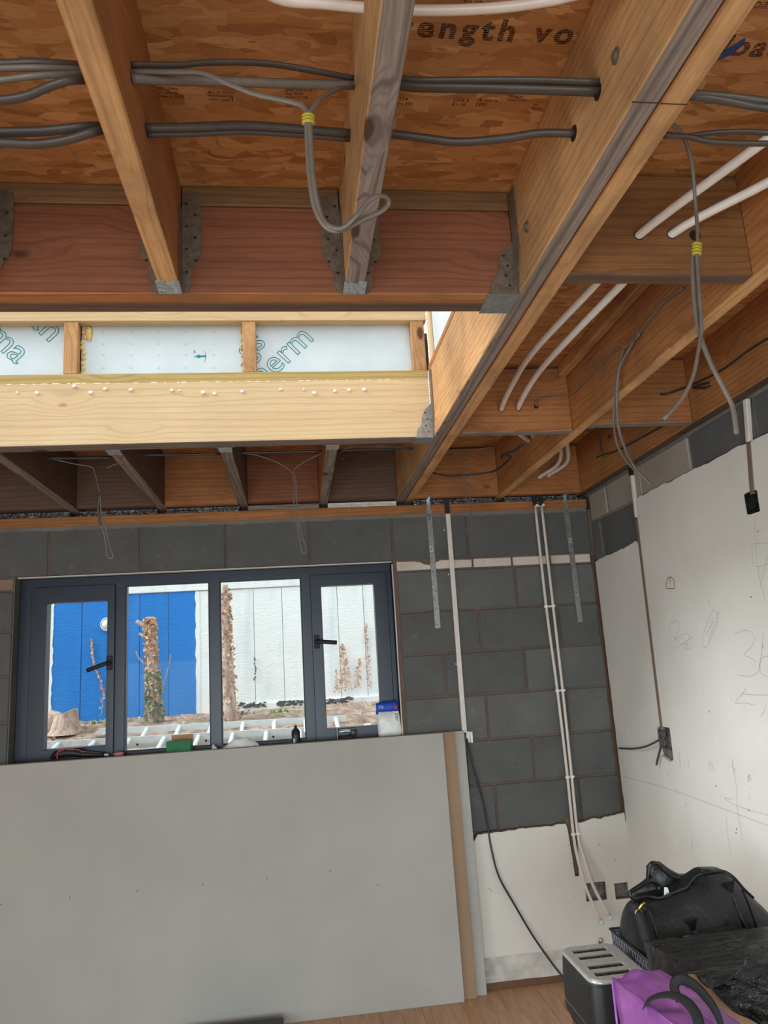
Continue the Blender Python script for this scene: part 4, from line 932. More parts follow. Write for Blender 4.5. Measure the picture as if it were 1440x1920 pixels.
for px, py in ((2, 1696), (131, 1683), (257, 1671), (380, 1659), (500, 1647), (619, 1634), (708, 1659)):
    q = at(px, py, 'Y', 3.826); e.lathe([(.0035, 0), (.003, -.0007)], (q.x, 3.800+.056*q.z/1.2135-.0004, q.z), 8, 'Y')
tag(e.build('print_dot', 'cable_grey', hs), kind='stuff')
sheet(-1.61, .793, 3.822, 3.878, 1.2135, 'plasterboard_brown', 'middle plasterboard sheet showing its brown back paper', edge='plasterboard_brown')
sheet(-1.555, .848, 3.845, 3.899, 1.2135, 'plasterboard', 'rear pale grey plasterboard sheet, only its right strip in view')

# ================================================================ PIPES, CABLES
def tubeobj(name, segs, mat, label, cat, n=8, up=None, group=None):
    """segs: list of (points, ra, rb)"""
    e = MB()
    for s in segs: e.tube(s[0], s[1], s[2] if len(s) > 2 else None, n, 6, up=up)
    o = e.build(name, mat, None, smooth=True); return tag(o, label, cat, group)
def hole(p, r, ax, d, parent, k=1.25):
    """drilled hole rim: dark bore with splinters, sunk in the timber face"""
    e = MB()
    if ax == 'X': e.lathe([(r*k, 0), (r*k, -.0008*d), (r*k*.9, -.0009*d)], p, 14, 'X')
    else: e.lathe([(r*k, 0), (r*k, -.0008), (r*k*.9, -.0009)], p, 14, 'Y')
    return e.build('drilled_hole', 'nail', parent)
# white pipes in the bay right of the trimmer
H1, H2 = at(1198, 441, 'Y', 1.533), at(1260, 439, 'Y', 1.533)
G1, G2 = at(940, 767, 'Y', 2.745), at(972, 765, 'Y', 2.745)
K1, K2 = at(1012, 894, 'Y', 3.868), at(1029, 891, 'Y', 3.868)
r = .0108
def fromnear(H, px, py, yy):
    q = at(px, py, 'Y', yy); return q
N1, N2 = at(1440, 260, 'Z', H1.z+.02), at(1440, 342, 'Z', H2.z+.01)
def ext(a, b, k): return b+(b-a)*k
tubeobj('water_pipe', [([ext(H1, N1, .9), N1, H1, at(1114, 536, 'Y', 1.72), at(1003, 655, 'Y', 2.13), at(965, 712, 'Y', 2.47), G1, G1+Vector((.06, .15, 0)), at(988, 824, 'Z', 2.585), Vector((1.2, 3.3, 2.58)), at(1049, 838, 'Y', 3.58), at(1046, 870, 'Y', 3.74), K1, K1+Vector((-.01, .05, -.03))], r)],
        'pipe_white', 'left of the two white plastic pipes running through the noggins', 'pipe', 12)
tubeobj('water_pipe', [([ext(H2, N2, .9), N2, H2, at(1163, 536, 'Y', 1.72), at(1062, 640, 'Y', 2.08), at(1005, 705, 'Y', 2.45), G2, G2+Vector((.07, .15, 0)), at(1010, 824, 'Z', 2.60), Vector((1.3, 3.25, 2.60)), at(1064, 838, 'Y', 3.52), at(1062, 868, 'Y', 3.70), K2, K2+Vector((-.03, .05, -.03))], r)],
        'pipe_white', 'right of the two white plastic pipes running through the noggins', 'pipe', 12)
for p_, par in ((H1, n1), (H2, n1), (G1, n2), (G2, n2)): hole(p_, r, 'Y', 1, par)
p_ = at(1303, 442, 'Y', 1.533); hole(p_, .012, 'Y', 1, n1); p_ = at(1005, 762, 'Y', 2.745); hole(p_, .008, 'Y', 1, n2)
# bowed white pipe at the very top
P_ = [at(x_, y_, 'Z', 2.62) for x_, y_ in ((430, -34), (530, 0), (600, 6), (680, 14), (760, 19), (850, 19), (940, 14), (1010, 5), (1065, -6), (1150, -30))]
P_ = [Vector((-.237, .99, 2.62))]+P_[0:]+[Vector((.578, .90, 2.62))] if P_[0].x > -.2 else P_
tubeobj('water_pipe', [(P_, .0085)], 'pipe_white', 'white plastic pipe bowing across the top edge through the grey joist', 'pipe', 12)
# twin vertical pipes on the far wall, painted clips
yp = D-.024
for k, (lb, pts) in enumerate((('left vertical white heating pipe on the far wall', [(1003, 945), (1024, 1137), (1045, 1295), (1064, 1457), (1075, 1563)]), ('right vertical white heating pipe on the far wall', [(1015, 945), (1037, 1137), (1055, 1295), (1072, 1457), (1083, 1563)]))):
    P_ = [at(x_, y_, 'Y', yp) for x_, y_ in pts]
    tl = [at(x_, y_, 'Y', yp-.03-i*.02) for i, (x_, y_) in enumerate([[(1084, 1612), (1100, 1668), (1126, 1726)], [(1094, 1606), (1112, 1660), (1142, 1718)]][k])]
    top_ = Vector((P_[0].x-.002, yp, 2.46))
    h = empty('heating_pipe', P_[0], lb, 'pipe')
    e = MB(); e.tube([P_[0], P_[1], P_[2], P_[3], P_[4]]+tl, .0078, None, 12, 6); e.build('pipe', 'pipe_white', h, smooth=True)
    e = MB(); dd = (tl[2]-tl[1]).normalized(); e.tube([tl[2]-dd*.004, tl[2]+dd*.010, tl[2]+dd*.022], 1, 1, 14, 1, radii=[.013, .0145, .011]); e.build('end_cap', 'pipe_blue', h)
    e = MB(); e.tube([P_[0]+Vector((0, 0, -.01)), P_[0]+Vector((0, .004, .06))], .011, None, 12, 1); e.build('top_sleeve', 'cable_black', h)
for k, (xa, ya, xb) in enumerate(((1006, 948, 1018), (1024, 1137, 1037), (1045, 1295, 1056), (1064, 1457, 1073), (1075, 1564, 1084))):
    a = at(xa, ya, 'Y', yp); b = at(xb, ya-1, 'Y', yp); h = empty('pipe_clip', (a+b)/2, 'white double pipe clip, '+['just under the ceiling', 'second from the ceiling', 'third from the ceiling, halfway down', 'fourth from the ceiling', 'lowest, at the plaster edge'][k], 'pipe clip', 'clips on the twin heating pipes')
    e = MB()
    for q in (a, b): e.lathe([(.0115, -.006), (.0125, -.004), (.0125, .004), (.0115, .006)], q, 12)
    e.build('collar', 'white_plastic', h, smooth=True); MB().box((a.x, yp+.004, a.z-.005), (b.x, D+.002, a.z+.005)).build('bridge', 'white_plastic', h)
# chrome valve stub in the plaster
q = at(1126, 1765, 'Y', D-.018); h = empty('pipe_stub', q, 'short metal pipe stub poking from the plaster behind the toaster', 'pipe stub')
MB().lathe([(.008, 0), (.008, -.03)], (q.x, q.y+.012, q.z+.008), 12, 'Y').build('stub', 'galv_bright', h, smooth=True); MB().lathe([(.012, 0), (.012, -.008), (.010, -.010)], (q.x, q.y+.001, q.z+.008), 6, 'Y').build('nut', 'galv_bright', h)
# mini trunking down the far wall
a, b = at(839, 964, 'Y', D), at(870, 1372, 'Y', D)
h = empty('cable_trunking', (a.x, D, a.z), 'straight white plastic cable trunking down the dark block wall beside the window', 'trunking')
e = MB(); e.loft([[Vector((p_.x+u, D-.003+v, p_.z)) for u, v in ((-.0125, 0), (.0125, 0), (.0125, -.012), (-.0125, -.012))] for p_ in (a, b)]); e.build('lid', 'trunking_white', h, bevel=.001)
e = MB(); e.box((a.x-.014, D-.012, a.z-.002), (a.x+.012, D-.003, a.z+.078)); e.build('dark_sleeve', 'box_black', h)
e = MB()
for px, py in ((833, 994), (841, 1077), (857, 1157), (855, 1245)):
    q = at(px, py, 'Y', D-.004); e.lathe([(.004, 0), (.004, -.004)], q, 8, 'Y')
tag(e.build('fixing_nail', 'trunking_white', h), kind='stuff')
c_ = Vector((b.x+.010, D-.022, b.z-.020))
h = empty('junction_box', c_, 'open small white junction box at the foot of the trunking, behind the sheets', 'junction box')
e = MB(); e.box((c_.x-.026, D-.030, c_.z-.035), (c_.x-.022, D-.003, c_.z+.02)); e.box((c_.x+.016, D-.030, c_.z-.035), (c_.x+.028, D-.003, c_.z+.02)); e.box((c_.x-.026, D-.006, c_.z-.035), (c_.x+.028, D-.003, c_.z+.02)); e.build('shell', 'white_plastic', h, bevel=.001)
# cables out of the junction box
tubeobj('power_cable', [([at(867, 1372, 'Y', D-.018), at(868, 1400, 'Y', D-.016), at(872, 1440, 'Y', D-.014), at(876, 1490, 'Y', D-.013), at(878, 1520, 'Y', D-.014), at(875, 1542, 'Y', D-.016)], .006, .004),
         ([at(872, 1374, 'Y', D-.02), at(873, 1400, 'Y', D-.018), at(876, 1440, 'Y', D-.016), at(879, 1480, 'Y', D-.014), at(880, 1520, 'Y', D-.012)], .006, .004)], 'cable_black', 'pair of thick dark cables hanging from the trunking beside the plasterboard', 'cable')
tubeobj('power_cable', [([at(875, 1385, 'Y', D-.02), at(888, 1440, 'Y', D-.014), at(905, 1500, 'Y', D-.012), at(914, 1548, 'Y', D-.014), at(922, 1595, 'Y', D-.026), at(936, 1645, 'Y', D-.03), at(965, 1697, 'Y', D-.032), at(1000, 1756, 'Y', D-.04), at(1035, 1806, 'Y', D-.056), at(1050, 1825, 'Y', D-.07), Vector((1.25, D-.09, .02)), Vector((1.32, D-.10, .008))], .0048)], 'cable_black', 'long black cable sweeping down the white plaster to the floor behind the toaster', 'cable')
# perforated straps
def strap(pts, label, flash):
    a, b = [at(x_, y_, 'Y', D-.004) for x_, y_ in pts]; w_ = .0145
    h = empty('restraint_strap', a, label, 'metal strap')
    hl = []; L = a.z-b.z; holes = []
    n_ = 15
    for k in range(n_):
        z = b.z+.02+k*(L-.12)/n_; cx = b.x+(a.x-b.x)*(z-b.z)/L+(.006 if k % 2 else -.005); rr = .0028 if k % 4 else .0036
        holes.append([(cx+rr*math.cos(t*PI/3), z+rr*math.sin(t*PI/3)) for t in range(6)])
    zz = a.z-.045; holes.append([(a.x-.0025, zz-.02), (a.x+.0025, zz-.02), (a.x+.0025, zz+.02), (a.x-.0025, zz+.02)])
    e = MB(); e.prism([(b.x-w_, b.z), (b.x+w_, b.z), (a.x+w_, a.z), (a.x-w_, a.z)], 'Y', D-.0055, D-.0025, holes=holes); e.build('strap', 'galv_mid', h)
    e = MB(); e.box((a.x-w_*.7, D-.006, a.z), (a.x+w_*.7, D-.003, 2.452)); e.box((a.x-w_*.9, D-.10, 2.4465), (a.x+w_*.7, D-.003, 2.4485)); e.build('bend', 'galv_bright', h)
    q = b.z+L*.66 if flash else b.z+L*.68; xx = b.x+(a.x-b.x)*.66
    e = MB()
    if flash:
        e.box((xx-.013, D-.0065, q-.016), (xx+.005, D-.0057, q+.016)); o_ = e.build('label', 'print_light', h)
        e = MB(); [e.box((xx-.009, D-.0069, q-.010+k*.005), (xx+.001, D-.0066, q-.007+k*.005)) for k in range(4)]; e.build('print', 'nail', o_)
    else:
        for s in (-1, 1): e.box((xx+s*.006-.006, D-.0065, q+.011), (xx+s*.006+.004, D-.0057, q+.014)); e.box((xx+s*.006-.006, D-.0065, q-.014), (xx+s*.006+.004, D-.0057, q-.011)); e.box((xx+s*.006+(.001 if s < 0 else -.006), D-.0065, q-.014), (xx+s*.006+(.004 if s < 0 else -.003), D-.0057, q+.014))
        e.build('label', 'print_light', h)
strap(((804, 955), (821, 1178)), 'perforated steel strap nailed beside the window with a barcode sticker', True)
strap(((1060, 944), (1088, 1166)), 'perforated steel strap near the right corner with white brackets printed on it', False)
# right wall conduits and boxes
def rtrunk(pts, w_, d_, mat, label):
    e = MB(); P_ = [Vector((W, (c1_ if pts[0] == 1 else c2_)(z_), z_)) for z_ in pts[1:]]
    e.loft([[Vector((W+dx, p_.y+u, p_.z)) for u, dx in ((-w_/2, d_+.003), (w_/2, d_+.003), (w_/2, d_-.015), (-w_/2, d_-.015))] for p_ in P_]); o = e.build('oval_conduit', mat, None, bevel=.003, seg=2); return tag(o, label, 'conduit')
rtrunk([1, 2.41, 2.20], .020, .010, 'trunking_white', 'short pale top end of the conduit on the right wall near the corner')
rtrunk([1, 2.195, 1.8, 1.5, 1.20], .0255, .013, 'trunking_brown', 'long brown oval conduit chased down the right wall near the corner')
q = at(1181, 884, 'X', W); tag(box('conduit_end', (W-.002, q.y-.012, q.z-.022), (W+.010, q.y+.010, q.z+.02), 'box_black'), 'black end piece of the conduit under the wall joist by the corner', 'conduit')
rtrunk([2, 2.445, 2.29], .022, .010, 'trunking_white', 'short pale upper conduit above the black box on the right wall')
rtrunk([2, 2.286, 2.10], .027, .013, 'trunking_brown', 'short brown conduit leading into the black box on the right wall')
o = backbox('black_back_box', (W-.002, 2.453, 2.071), .070, .074, .022, 'box_black', 'X', None); tag(o, 'black square back box at the top right of the white wall', 'socket box')
e = MB(); e.lathe([(.026, 0), (.026, .004), (.018, .006), (.018, .012)], (W-.001, 2.453, 2.070), 20, 'X'); e.build('grommet', 'gasket', o)
o = backbox('grey_back_box', (W+.0, 3.374, 1.160), .105, .080, .018, 'steel_box', 'X', None); tag(o, 'grey metal back box with loose cables on the right wall', 'socket box')
MB().prism([(3.318, 1.075), (3.425, 1.095), (3.425, 1.122), (3.318, 1.12)], 'X', W+.012, W+.016).build('mortar_patch', 'mortar_grey', wr)
tubeobj('power_cable', [([Vector((W+.006, 3.365, 1.195)), Vector((W-.012, 3.372, 1.165)), at(1235, 1388, 'X', W-.025), at(1210, 1400, 'X', W-.02), at(1185, 1404, 'X', W-.012), at(1161, 1403, 'X', W-.004)], .0045)], 'cable_dark', 'dark cable curving from the grey back box to the corner', 'cable')
tubeobj('power_cable', [([Vector((W+.008, 3.36, 1.19)), Vector((W-.012, 3.362, 1.155)), at(1240, 1398, 'X', W-.02), at(1234, 1420, 'X', W-.016), at(1231, 1434, 'X', W-.02)], .0055)], 'cable_dark', 'short cut cable end drooping from the grey back box', 'cable')

# ceiling cable runs through the joists
def X(px, py, v): return at(px, py, 'X', v)
A1 = X(247, 122, -.235); A2 = X(247, 134, -.235); A3 = X(247, 148, -.235); A4 = X(274, 240, -.235)
B1 = X(664, 147, .145); B2 = X(664, 160, .145); B4 = X(657, 250, .145)
T1 = X(1122, 156, .578); T2 = X(1121, 172, .578); T4 = X(1076, 250, .578)
def span(a, b, pxs, dz=0):
    """cable from a to b whose in-between points were measured in the photo; depth eased from end to end"""
    out = [a]
    for k, (px, py) in enumerate(pxs):
        t = (k+1)/(len(pxs)+1); out.append(at(px, py, 'Y', a.y+(b.y-a.y)*t+dz))
    return out+[b]
fl2 = (.0065, .0042)
c1 = span(A1, B1, [(330, 122), (400, 117), (500, 119), (600, 135)])
tubeobj('twin_cable', [(c1, *fl2)], 'cable_dark', 'uppermost grey cable arching between the yellow joist and the grey joist', 'cable', up=(0, 0, 1))
c2 = span(A3, B2, [(330, 150), (430, 153), (540, 157)])
tubeobj('twin_cable', [(c2, .009, .0075)], 'cable_grey', 'thick grey cable pair running straight from the yellow joist to the grey joist', 'cable')
c3 = span(A4, B4, [(370, 238), (450, 235), (540, 240)])
tubeobj('twin_cable', [(c3, .0075, .0085), ([p_+Vector((0, .012, -.004)) for p_ in c3], .006, .0055)], 'cable_dark', 'lower dark cable pair between the yellow joist and the grey joist', 'cable')
Bx = lambda p_: Vector((.194, p_.y-.03, p_.z-.02))
b5, b6 = X(742, 150, .194), X(742, 166, .194)
tubeobj('twin_cable', [(span(Bx(B1), T1, [(780, 152), (880, 152), (1000, 152)]), .0095, .0055), (span(Bx(B2), T2, [(780, 163), (880, 165), (1000, 168)]), .010, .0068)], 'cable_dark', 'upper cable bundle between the grey joist and the doubled trimmer', 'cable')
tubeobj('twin_cable', [(span(Bx(B4), T4, [(790, 258), (860, 266), (950, 259), (1010, 250)]), .0085, .0075)], 'cable_dark', 'lower wavy cable pair between the grey joist and the doubled trimmer', 'cable')
# left of the yellow joist
L0 = -.715
def lspan(a, pxs, y): return [at(px, py, 'Y', y) for px, py in pxs]+[a]
a_ = Vector((-.284, 1.02, 2.555)); d1 = [Vector((-.664, 1.00, 2.575))]+[at(px, py, 'Y', 1.0) for px, py in ((-90, 118), (0, 119), (70, 117))]+[at(150, 122, 'Y', 1.03), A1+Vector((-.05, 0, 0))]
tubeobj('twin_cable', [(d1, .0065, .0055)], 'cable_dark', 'topmost cable left of the yellow joist', 'cable')
d2 = [Vector((-.664, 1.00, 2.535))]+[at(px, py, 'Y', 1.0) for px, py in ((-90, 160), (0, 150), (70, 142))]+[at(150, 138, 'Y', 1.03), A2+Vector((-.05, 0, 0))]
tubeobj('twin_cable', [(d2, .0055, .0045), ([Vector((-.664, 1.0, 2.56))]+[at(px, py, 'Y', 1.0) for px, py in ((-90, 128), (0, 128), (70, 127))]+[at(150, 130, 'Y', 1.03), A2+Vector((-.05, 0, 0))], .0055, .0045)], 'cable_grey', 'paler middle cable pair left of the yellow joist', 'cable')
d3 = [Vector((-.664, 1.00, 2.50))]+[at(px, py, 'Y', 1.0) for px, py in ((-80, 192), (0, 188), (50, 180), (90, 163), (130, 151))]+[at(165, 149, 'Y', 1.03), A3+Vector((-.05, 0, 0))]
tubeobj('twin_cable', [(d3, .0075, .0055)], 'cable_dark', 'sagging dark cable left of the yellow joist, below the middle pair', 'cable')
d4 = [Vector((-.664, 1.12, 2.54))]+[at(px, py, 'Y', 1.12) for px, py in ((-80, 250), (0, 248), (80, 246), (150, 239))]+[at(195, 237, 'Y', 1.15), A4+Vector((-.05, 0, .002))]
d5 = [Vector((-.664, 1.12, 2.52))]+[at(px, py, 'Y', 1.12) for px, py in ((-80, 262), (0, 267), (70, 270), (130, 261), (175, 247))]+[at(200, 243, 'Y', 1.15), A4+Vector((-.05, 0, -.004))]
tubeobj('twin_cable', [(d4, .0095, .0065)], 'cable_dark', 'upper strand of the lower cable pair left of the yellow joist', 'cable')
tubeobj('twin_cable', [(d5, .0085, .0065)], 'cable_dark', 'lowest drooping cable strand left of the yellow joist', 'cable')
for p_, par in ((A2, None), (A4, None), (B4, None), (B2, None), (T2, tr1), (T4, tr1)):
    if par: hole(p_, .014, 'X', 1, par, 1.1)
# splice hanging before the centre joist
ty = 1.02
tp_ = at(578, 226, 'Y', ty)
tubeobj('lighting_cable', [(span(A2, at(578, 218, 'Y', ty), [(330, 135), (380, 137), (430, 158), (480, 177), (540, 190), (568, 200)]), .0048, .0036),
        ([B2+Vector((-.002, 0, -.006)), at(640, 165, 'Y', 1.12), at(605, 182, 'Y', 1.06), at(587, 202, 'Y', 1.03), at(581, 220, 'Y', ty), at(583, 280, 'Y', ty), at(588, 340, 'Y', ty), at(596, 385, 'Y', ty), at(610, 418, 'Y', ty), at(640, 428, 'Y', ty-.01), at(668, 405, 'Y', ty-.02), at(690, 378, 'Y', ty-.02), at(708, 368, 'Y', ty-.02), at(724, 370, 'Y', ty-.01), at(728, 383, 'Y', ty), at(712, 398, 'Y', ty), at(680, 412, 'Y', ty), at(640, 432, 'Y', ty), at(614, 428, 'Y', ty), at(594, 400, 'Y', ty), at(584, 360, 'Y', ty), at(577, 290, 'Y', ty), at(575, 222, 'Y', ty)], .0044, .0034)],
        'cable_grey', 'looped grey cable hanging in front of the grey joist, bound with yellow tape', 'cable', up=(0, 1, 0))
def tape(p0, p1, rr, label, n_=4):
    h = empty('tape_wrap', p0, label, 'tape'); d_ = (p1-p0)/n_
    for k in range(n_): e = MB(); e.tube([p0+d_*k, p0+d_*(k+.62)], rr, rr*.8, 12, 1); e.build('tape_band', 'tape_yellow', h, smooth=True)
tape(at(578, 217, 'Y', ty), at(578, 234, 'Y', ty), .0105, 'yellow tape binding the hanging cable left of the grey joist', 3)
# loose tails at upper right
ry = 1.25
tubeobj('lighting_cable', [([at(1258, 232, 'Y', 1.13), at(1278, 250, 'Y', 1.16), at(1296, 300, 'Y', 1.2), at(1303, 370, 'Y', ry), at(1308, 440, 'Y', ry), at(1306, 470, 'Y', ry), at(1309, 520, 'Y', ry), at(1315, 610, 'Y', ry), at(1312, 640, 'Y', ry), at(1301, 700, 'Y', ry), at(1280, 745, 'Y', ry), at(1244, 787, 'Y', ry)], .0052, .0036)], 'cable_grey', 'grey cable tail hanging at the upper right, bending left to a cut end', 'cable', up=(0, 1, 0))
tubeobj('lighting_cable', [([at(1306, 466, 'Y', ry+.01), at(1300, 490, 'Y', ry+.01), at(1302, 560, 'Y', ry+.01), at(1312, 625, 'Y', ry+.01), at(1332, 680, 'Y', ry+.01), at(1358, 730, 'Y', ry+.01), at(1374, 765, 'Y', ry+.01), at(1381, 814, 'Y', ry+.01)], .0055, .0036)], 'cable_grey', 'grey cable tail hanging at the upper right, bending right over the dark block', 'cable', up=(0, 1, 0))
tape(at(1307, 457, 'Y', ry), at(1306, 480, 'Y', ry), .010, 'yellow and black tape binding the cable tails at the upper right', 4)
# runs right of the trimmer
R1 = [at(1302, 180, 'X', .6745) if False else Vector((.675, 1.03, 2.60))]
tubeobj('twin_cable', [([at(1290, 176, 'Y', .98), at(1330, 180, 'Y', .98), at(1390, 186, 'Y', .97), at(1450, 194, 'Y', .95), at(1540, 208, 'Y', .93)], .010, .0055), ([at(1290, 180, 'Y', .985), at(1340, 186, 'Y', .98), at(1400, 197, 'Y', .97), at(1450, 205, 'Y', .95), at(1540, 226, 'Y', .93)], .0075, .005)], 'cable_dark', 'thick dark cable bundle at the top right corner of the photograph', 'cable')
tubeobj('twin_cable', [([at(1245, 252, 'Y', 1.13), at(1290, 255, 'Y', 1.13), at(1340, 249, 'Y', 1.12), at(1400, 247, 'Y', 1.1), at(1460, 250, 'Y', 1.08)], .006, .0045), ([at(1245, 254, 'Y', 1.13), at(1290, 257, 'Y', 1.13), at(1330, 265, 'Y', 1.12), at(1390, 269, 'Y', 1.1), at(1460, 269, 'Y', 1.08)], .006, .0045)], 'cable_dark', 'pair of parting dark cables right of the trimmer, behind the white pipes', 'cable')
# thin cable clipped on the side of the pale joist and the tails hanging from it
x3 = 1.140
tubeobj('clipped_cable', [([X(1281, 540, x3), X(1245, 568, x3), X(1222, 595, x3), X(1203, 618, x3), X(1196, 632, x3-.01), X(1180, 645, x3-.01), X(1168, 655, x3-.02)], .005, .0035), ([X(1160, 652, x3), X(1130, 680, x3), X(1108, 705, x3), X(1091, 721, x3), at(1070, 738, 'X', 1.12), at(1040, 743, 'X', 1.08), at(1015, 745, 'Y', 2.70), at(1005, 752, 'Y', 2.735), at(1006, 762, 'Y', 2.744)], .004, .003)], 'cable_grey', 'thin grey cable clipped along the side of the pale yellow joist', 'cable')
tubeobj('lighting_cable', [([X(1171, 652, x3), X(1160, 690, x3-.01), X(1154, 740, x3-.02), X(1151, 790, x3-.02), X(1158, 835, x3-.02), X(1178, 868, x3), X(1200, 890, x3+.02), X(1217, 905, x3+.03)], .005, .0035), ([X(1200, 620, x3), X(1180, 655, x3-.01), X(1162, 690, x3-.02), X(1157, 740, x3-.02), X(1160, 800, x3-.02), X(1172, 840, x3-.01), X(1190, 875, x3), X(1220, 908, x3+.03)], .0058, .0036)], 'cable_grey', 'pair of grey cables hanging from the pale joist down to the right wall', 'cable')
# cables in the bay by the right wall
xw = W-.054
tubeobj('wall_cable', [([at(1239, 739, 'Y', 2.66), at(1255, 737, 'Y', 2.63), X(1300, 720, xw-.004), X(1352, 695, xw), X(1400, 660, xw), X(1450, 628, xw)], .006, .004), ([X(1330, 724, xw-.004), X(1318, 728, xw-.01), X(1300, 727, xw-.01), X(1310, 722, xw-.008), X(1328, 718, xw-.004)], .006, .004)], 'cable_black', 'dark cable along the wall joist with a curled end above the right wall', 'cable')
tubeobj('wall_cable', [([X(1250, 795, xw-.002), X(1200, 822, xw-.002), X(1158, 845, xw-.003), X(1130, 853, xw-.01), X(1118, 858, xw-.01)], .005, .0035), ([at(1092, 806, 'Y', 2.9), at(1112, 810, 'Y', 3.0), at(1125, 825, 'Y', 3.1), at(1128, 845, 'Y', 3.15), at(1133, 857, 'Y', 3.15)], .004)], 'cable_black', 'black cable kinked on the wall joist behind the pale joist', 'cable')
tubeobj('wall_cable', [([at(812, 887, 'Y', 3.60), at(840, 892, 'Y', 3.6), at(880, 890, 'Y', 3.55), at(925, 884, 'Y', 3.5), at(948, 868, 'Y', 3.4), at(957, 856, 'Y', 3.3), at(945, 852, 'Y', 3.25), at(965, 845, 'Y', 3.2), at(980, 834, 'Y', 3.15)], .006, .005)], 'cable_black', 'dark cable sagging in the bay right of the doubled trimmer with a knot', 'cable')
# straight dark run behind the far header
yr = 3.02
def Yr(px, py, y=yr): return at(px, py, 'Y', y)
tubeobj('twin_cable', [([Yr(88, 859), Yr(150, 859), Yr(210, 858)], .006, .0055)], 'cable_black', 'straight black cable behind the far header, left bay', 'cable')
tubeobj('twin_cable', [([Yr(268, 853), Yr(340, 853), Yr(412, 850)], .006, .005)], 'cable_black', 'straight black cable behind the far header, second bay', 'cable')
tubeobj('twin_cable', [([Yr(448, 849), Yr(520, 848), Yr(604, 846)], .0055, .005)], 'cable_black', 'straight black cable behind the far header, third bay', 'cable')
tubeobj('twin_cable', [([Yr(636, 845), Yr(700, 843), Yr(775, 841)], .006, .005)], 'cable_black', 'straight black cable behind the far header, bay left of the trimmer', 'cable')
tubeobj('twin_cable', [([Yr(636, 845, 3.05), Yr(655, 839, 3.05), Yr(700, 837, 3.05), Yr(765, 839, 3.05)], .0025)], 'cable_grey', 'thin grey wire over the black cable left of the trimmer', 'cable')
# wire loops hanging in front of the window wall
def loop(seg1, loop_, label, dark=None, y=3.05):
    h = empty('hanging_wire', at(*seg1[0], 'Y', y), label, 'cable')
    e = MB(); e.tube([at(px, py, 'Y', y) for px, py in seg1], .0026, .0022, 6, 5)
    e.tube([at(px, py, 'Y', y) for px, py in loop_], .0028, .0022, 6, 5); e.build('wire', 'cable_grey', h, smooth=True)
    if dark: e = MB(); e.tube([at(px, py, 'Y', y) for px, py in dark], .006, .003, 6, 4); e.build('wire_bundle', 'cable_dark', h, smooth=True)
    return h
loop([(100, 861), (140, 870), (172, 876), (178, 888), (184, 912), (187, 922)], [(186, 922), (184, 950), (187, 975), (196, 1005), (201, 1040), (207, 1047), (212, 1043), (205, 1022), (199, 995), (191, 965), (188, 940), (188, 922)], 'wire loop hanging in front of the wall above the left window casement', [(187, 924), (184, 945), (185, 965), (189, 985)])
MB().tube([at(200, 878, 'Y', 3.05), at(212, 872, 'Y', 3.05), at(222, 869, 'Y', 3.05)], .0022, None, 6, 3).build('wire_end', 'cable_grey', bpy.data.objects['hanging_wire'], smooth=True)
loop([(445, 849), (478, 853), (510, 863), (532, 874), (549, 887)], [(604, 850), (580, 861), (556, 876), (550, 890), (553, 915), (551, 945), (557, 980), (563, 1020), (566, 1036), (572, 1037), (573, 1026), (565, 1000), (558, 965), (556, 925), (554, 895), (549, 889)], 'long wire loop hanging in front of the wall above the third window pane')
loop([(806, 856), (820, 853), (836, 850), (852, 849), (862, 858), (866, 880), (870, 920), (878, 948)], [(930, 838), (895, 842), (876, 850), (870, 865), (872, 900), (880, 935), (885, 960), (884, 985), (881, 996), (876, 994), (877, 980), (884, 960), (884, 945)], 'wire loop hanging in front of the wall right of the doubled trimmer', y=3.5)

# ================================================================ THINGS ON THE SILL
def put(o, loc, rz=0): o.location = loc; o.rotation_euler = (0, 0, rz); return o
# filler bag, standing against the frame
q = at(731, 1375, 'Y', 3.955); q.z = SZ
h = empty('filler_bag', q, 'white plastic filler bag with blue top standing at the right end of the sill', 'bag')
def bagring(z, w_, d_, ph): return [Vector((q.x+(w_*math.copysign(abs(math.cos(a))**.45, math.cos(a)))+ph, q.y+d_*math.copysign(abs(math.sin(a))**.6, math.sin(a)), q.z+z)) for a in [2*PI*j/24 for j in range(24)]]
e = MB(); e.loft([bagring(0, .060, .028, 0), bagring(.03, .063, .032, 0), bagring(.09, .060, .028, -.002), bagring(.128, .058, .018, -.004)]); e.build('bag_body', 'white_plastic', h, smooth=True)
e = MB(); e.loft([[v+Vector(((.009*noise.noise(v*30)), 0, .022*((v.x-q.x)/.06)*(.4))) for v in bagring(.126, .0585, .0185, -.004)], bagring(.160, .058, .010, -.006), [v+Vector((0, 0, .004*math.sin(v.x*90))) for v in bagring(.176, .058, .0028, -.008)]]); e.build('bag_top', 'blue_print', h, smooth=True)
yf = q.y-.034
box('red_logo', (q.x+.028, q.y-.0195, q.z+.138), (q.x+.044, q.y-.0180, q.z+.156), 'red_paint', h)
e = MB(); e.box((q.x+.027, yf+.008, q.z+.075), (q.x+.047, yf+.0095, q.z+.126)); o_ = e.build('barcode', 'white_plastic', h)
e = MB(); [e.box((q.x+.029, yf+.007, q.z+.078+k*.0062), (q.x+.045, yf+.0079, q.z+.081+k*.0062)) for k in range(7)]; e.build('barcode_print', 'nail', o_)
stamp('Fill', (q.x-.052, q.y-.020, q.z+.145), .022, RV, 'print_light', h)
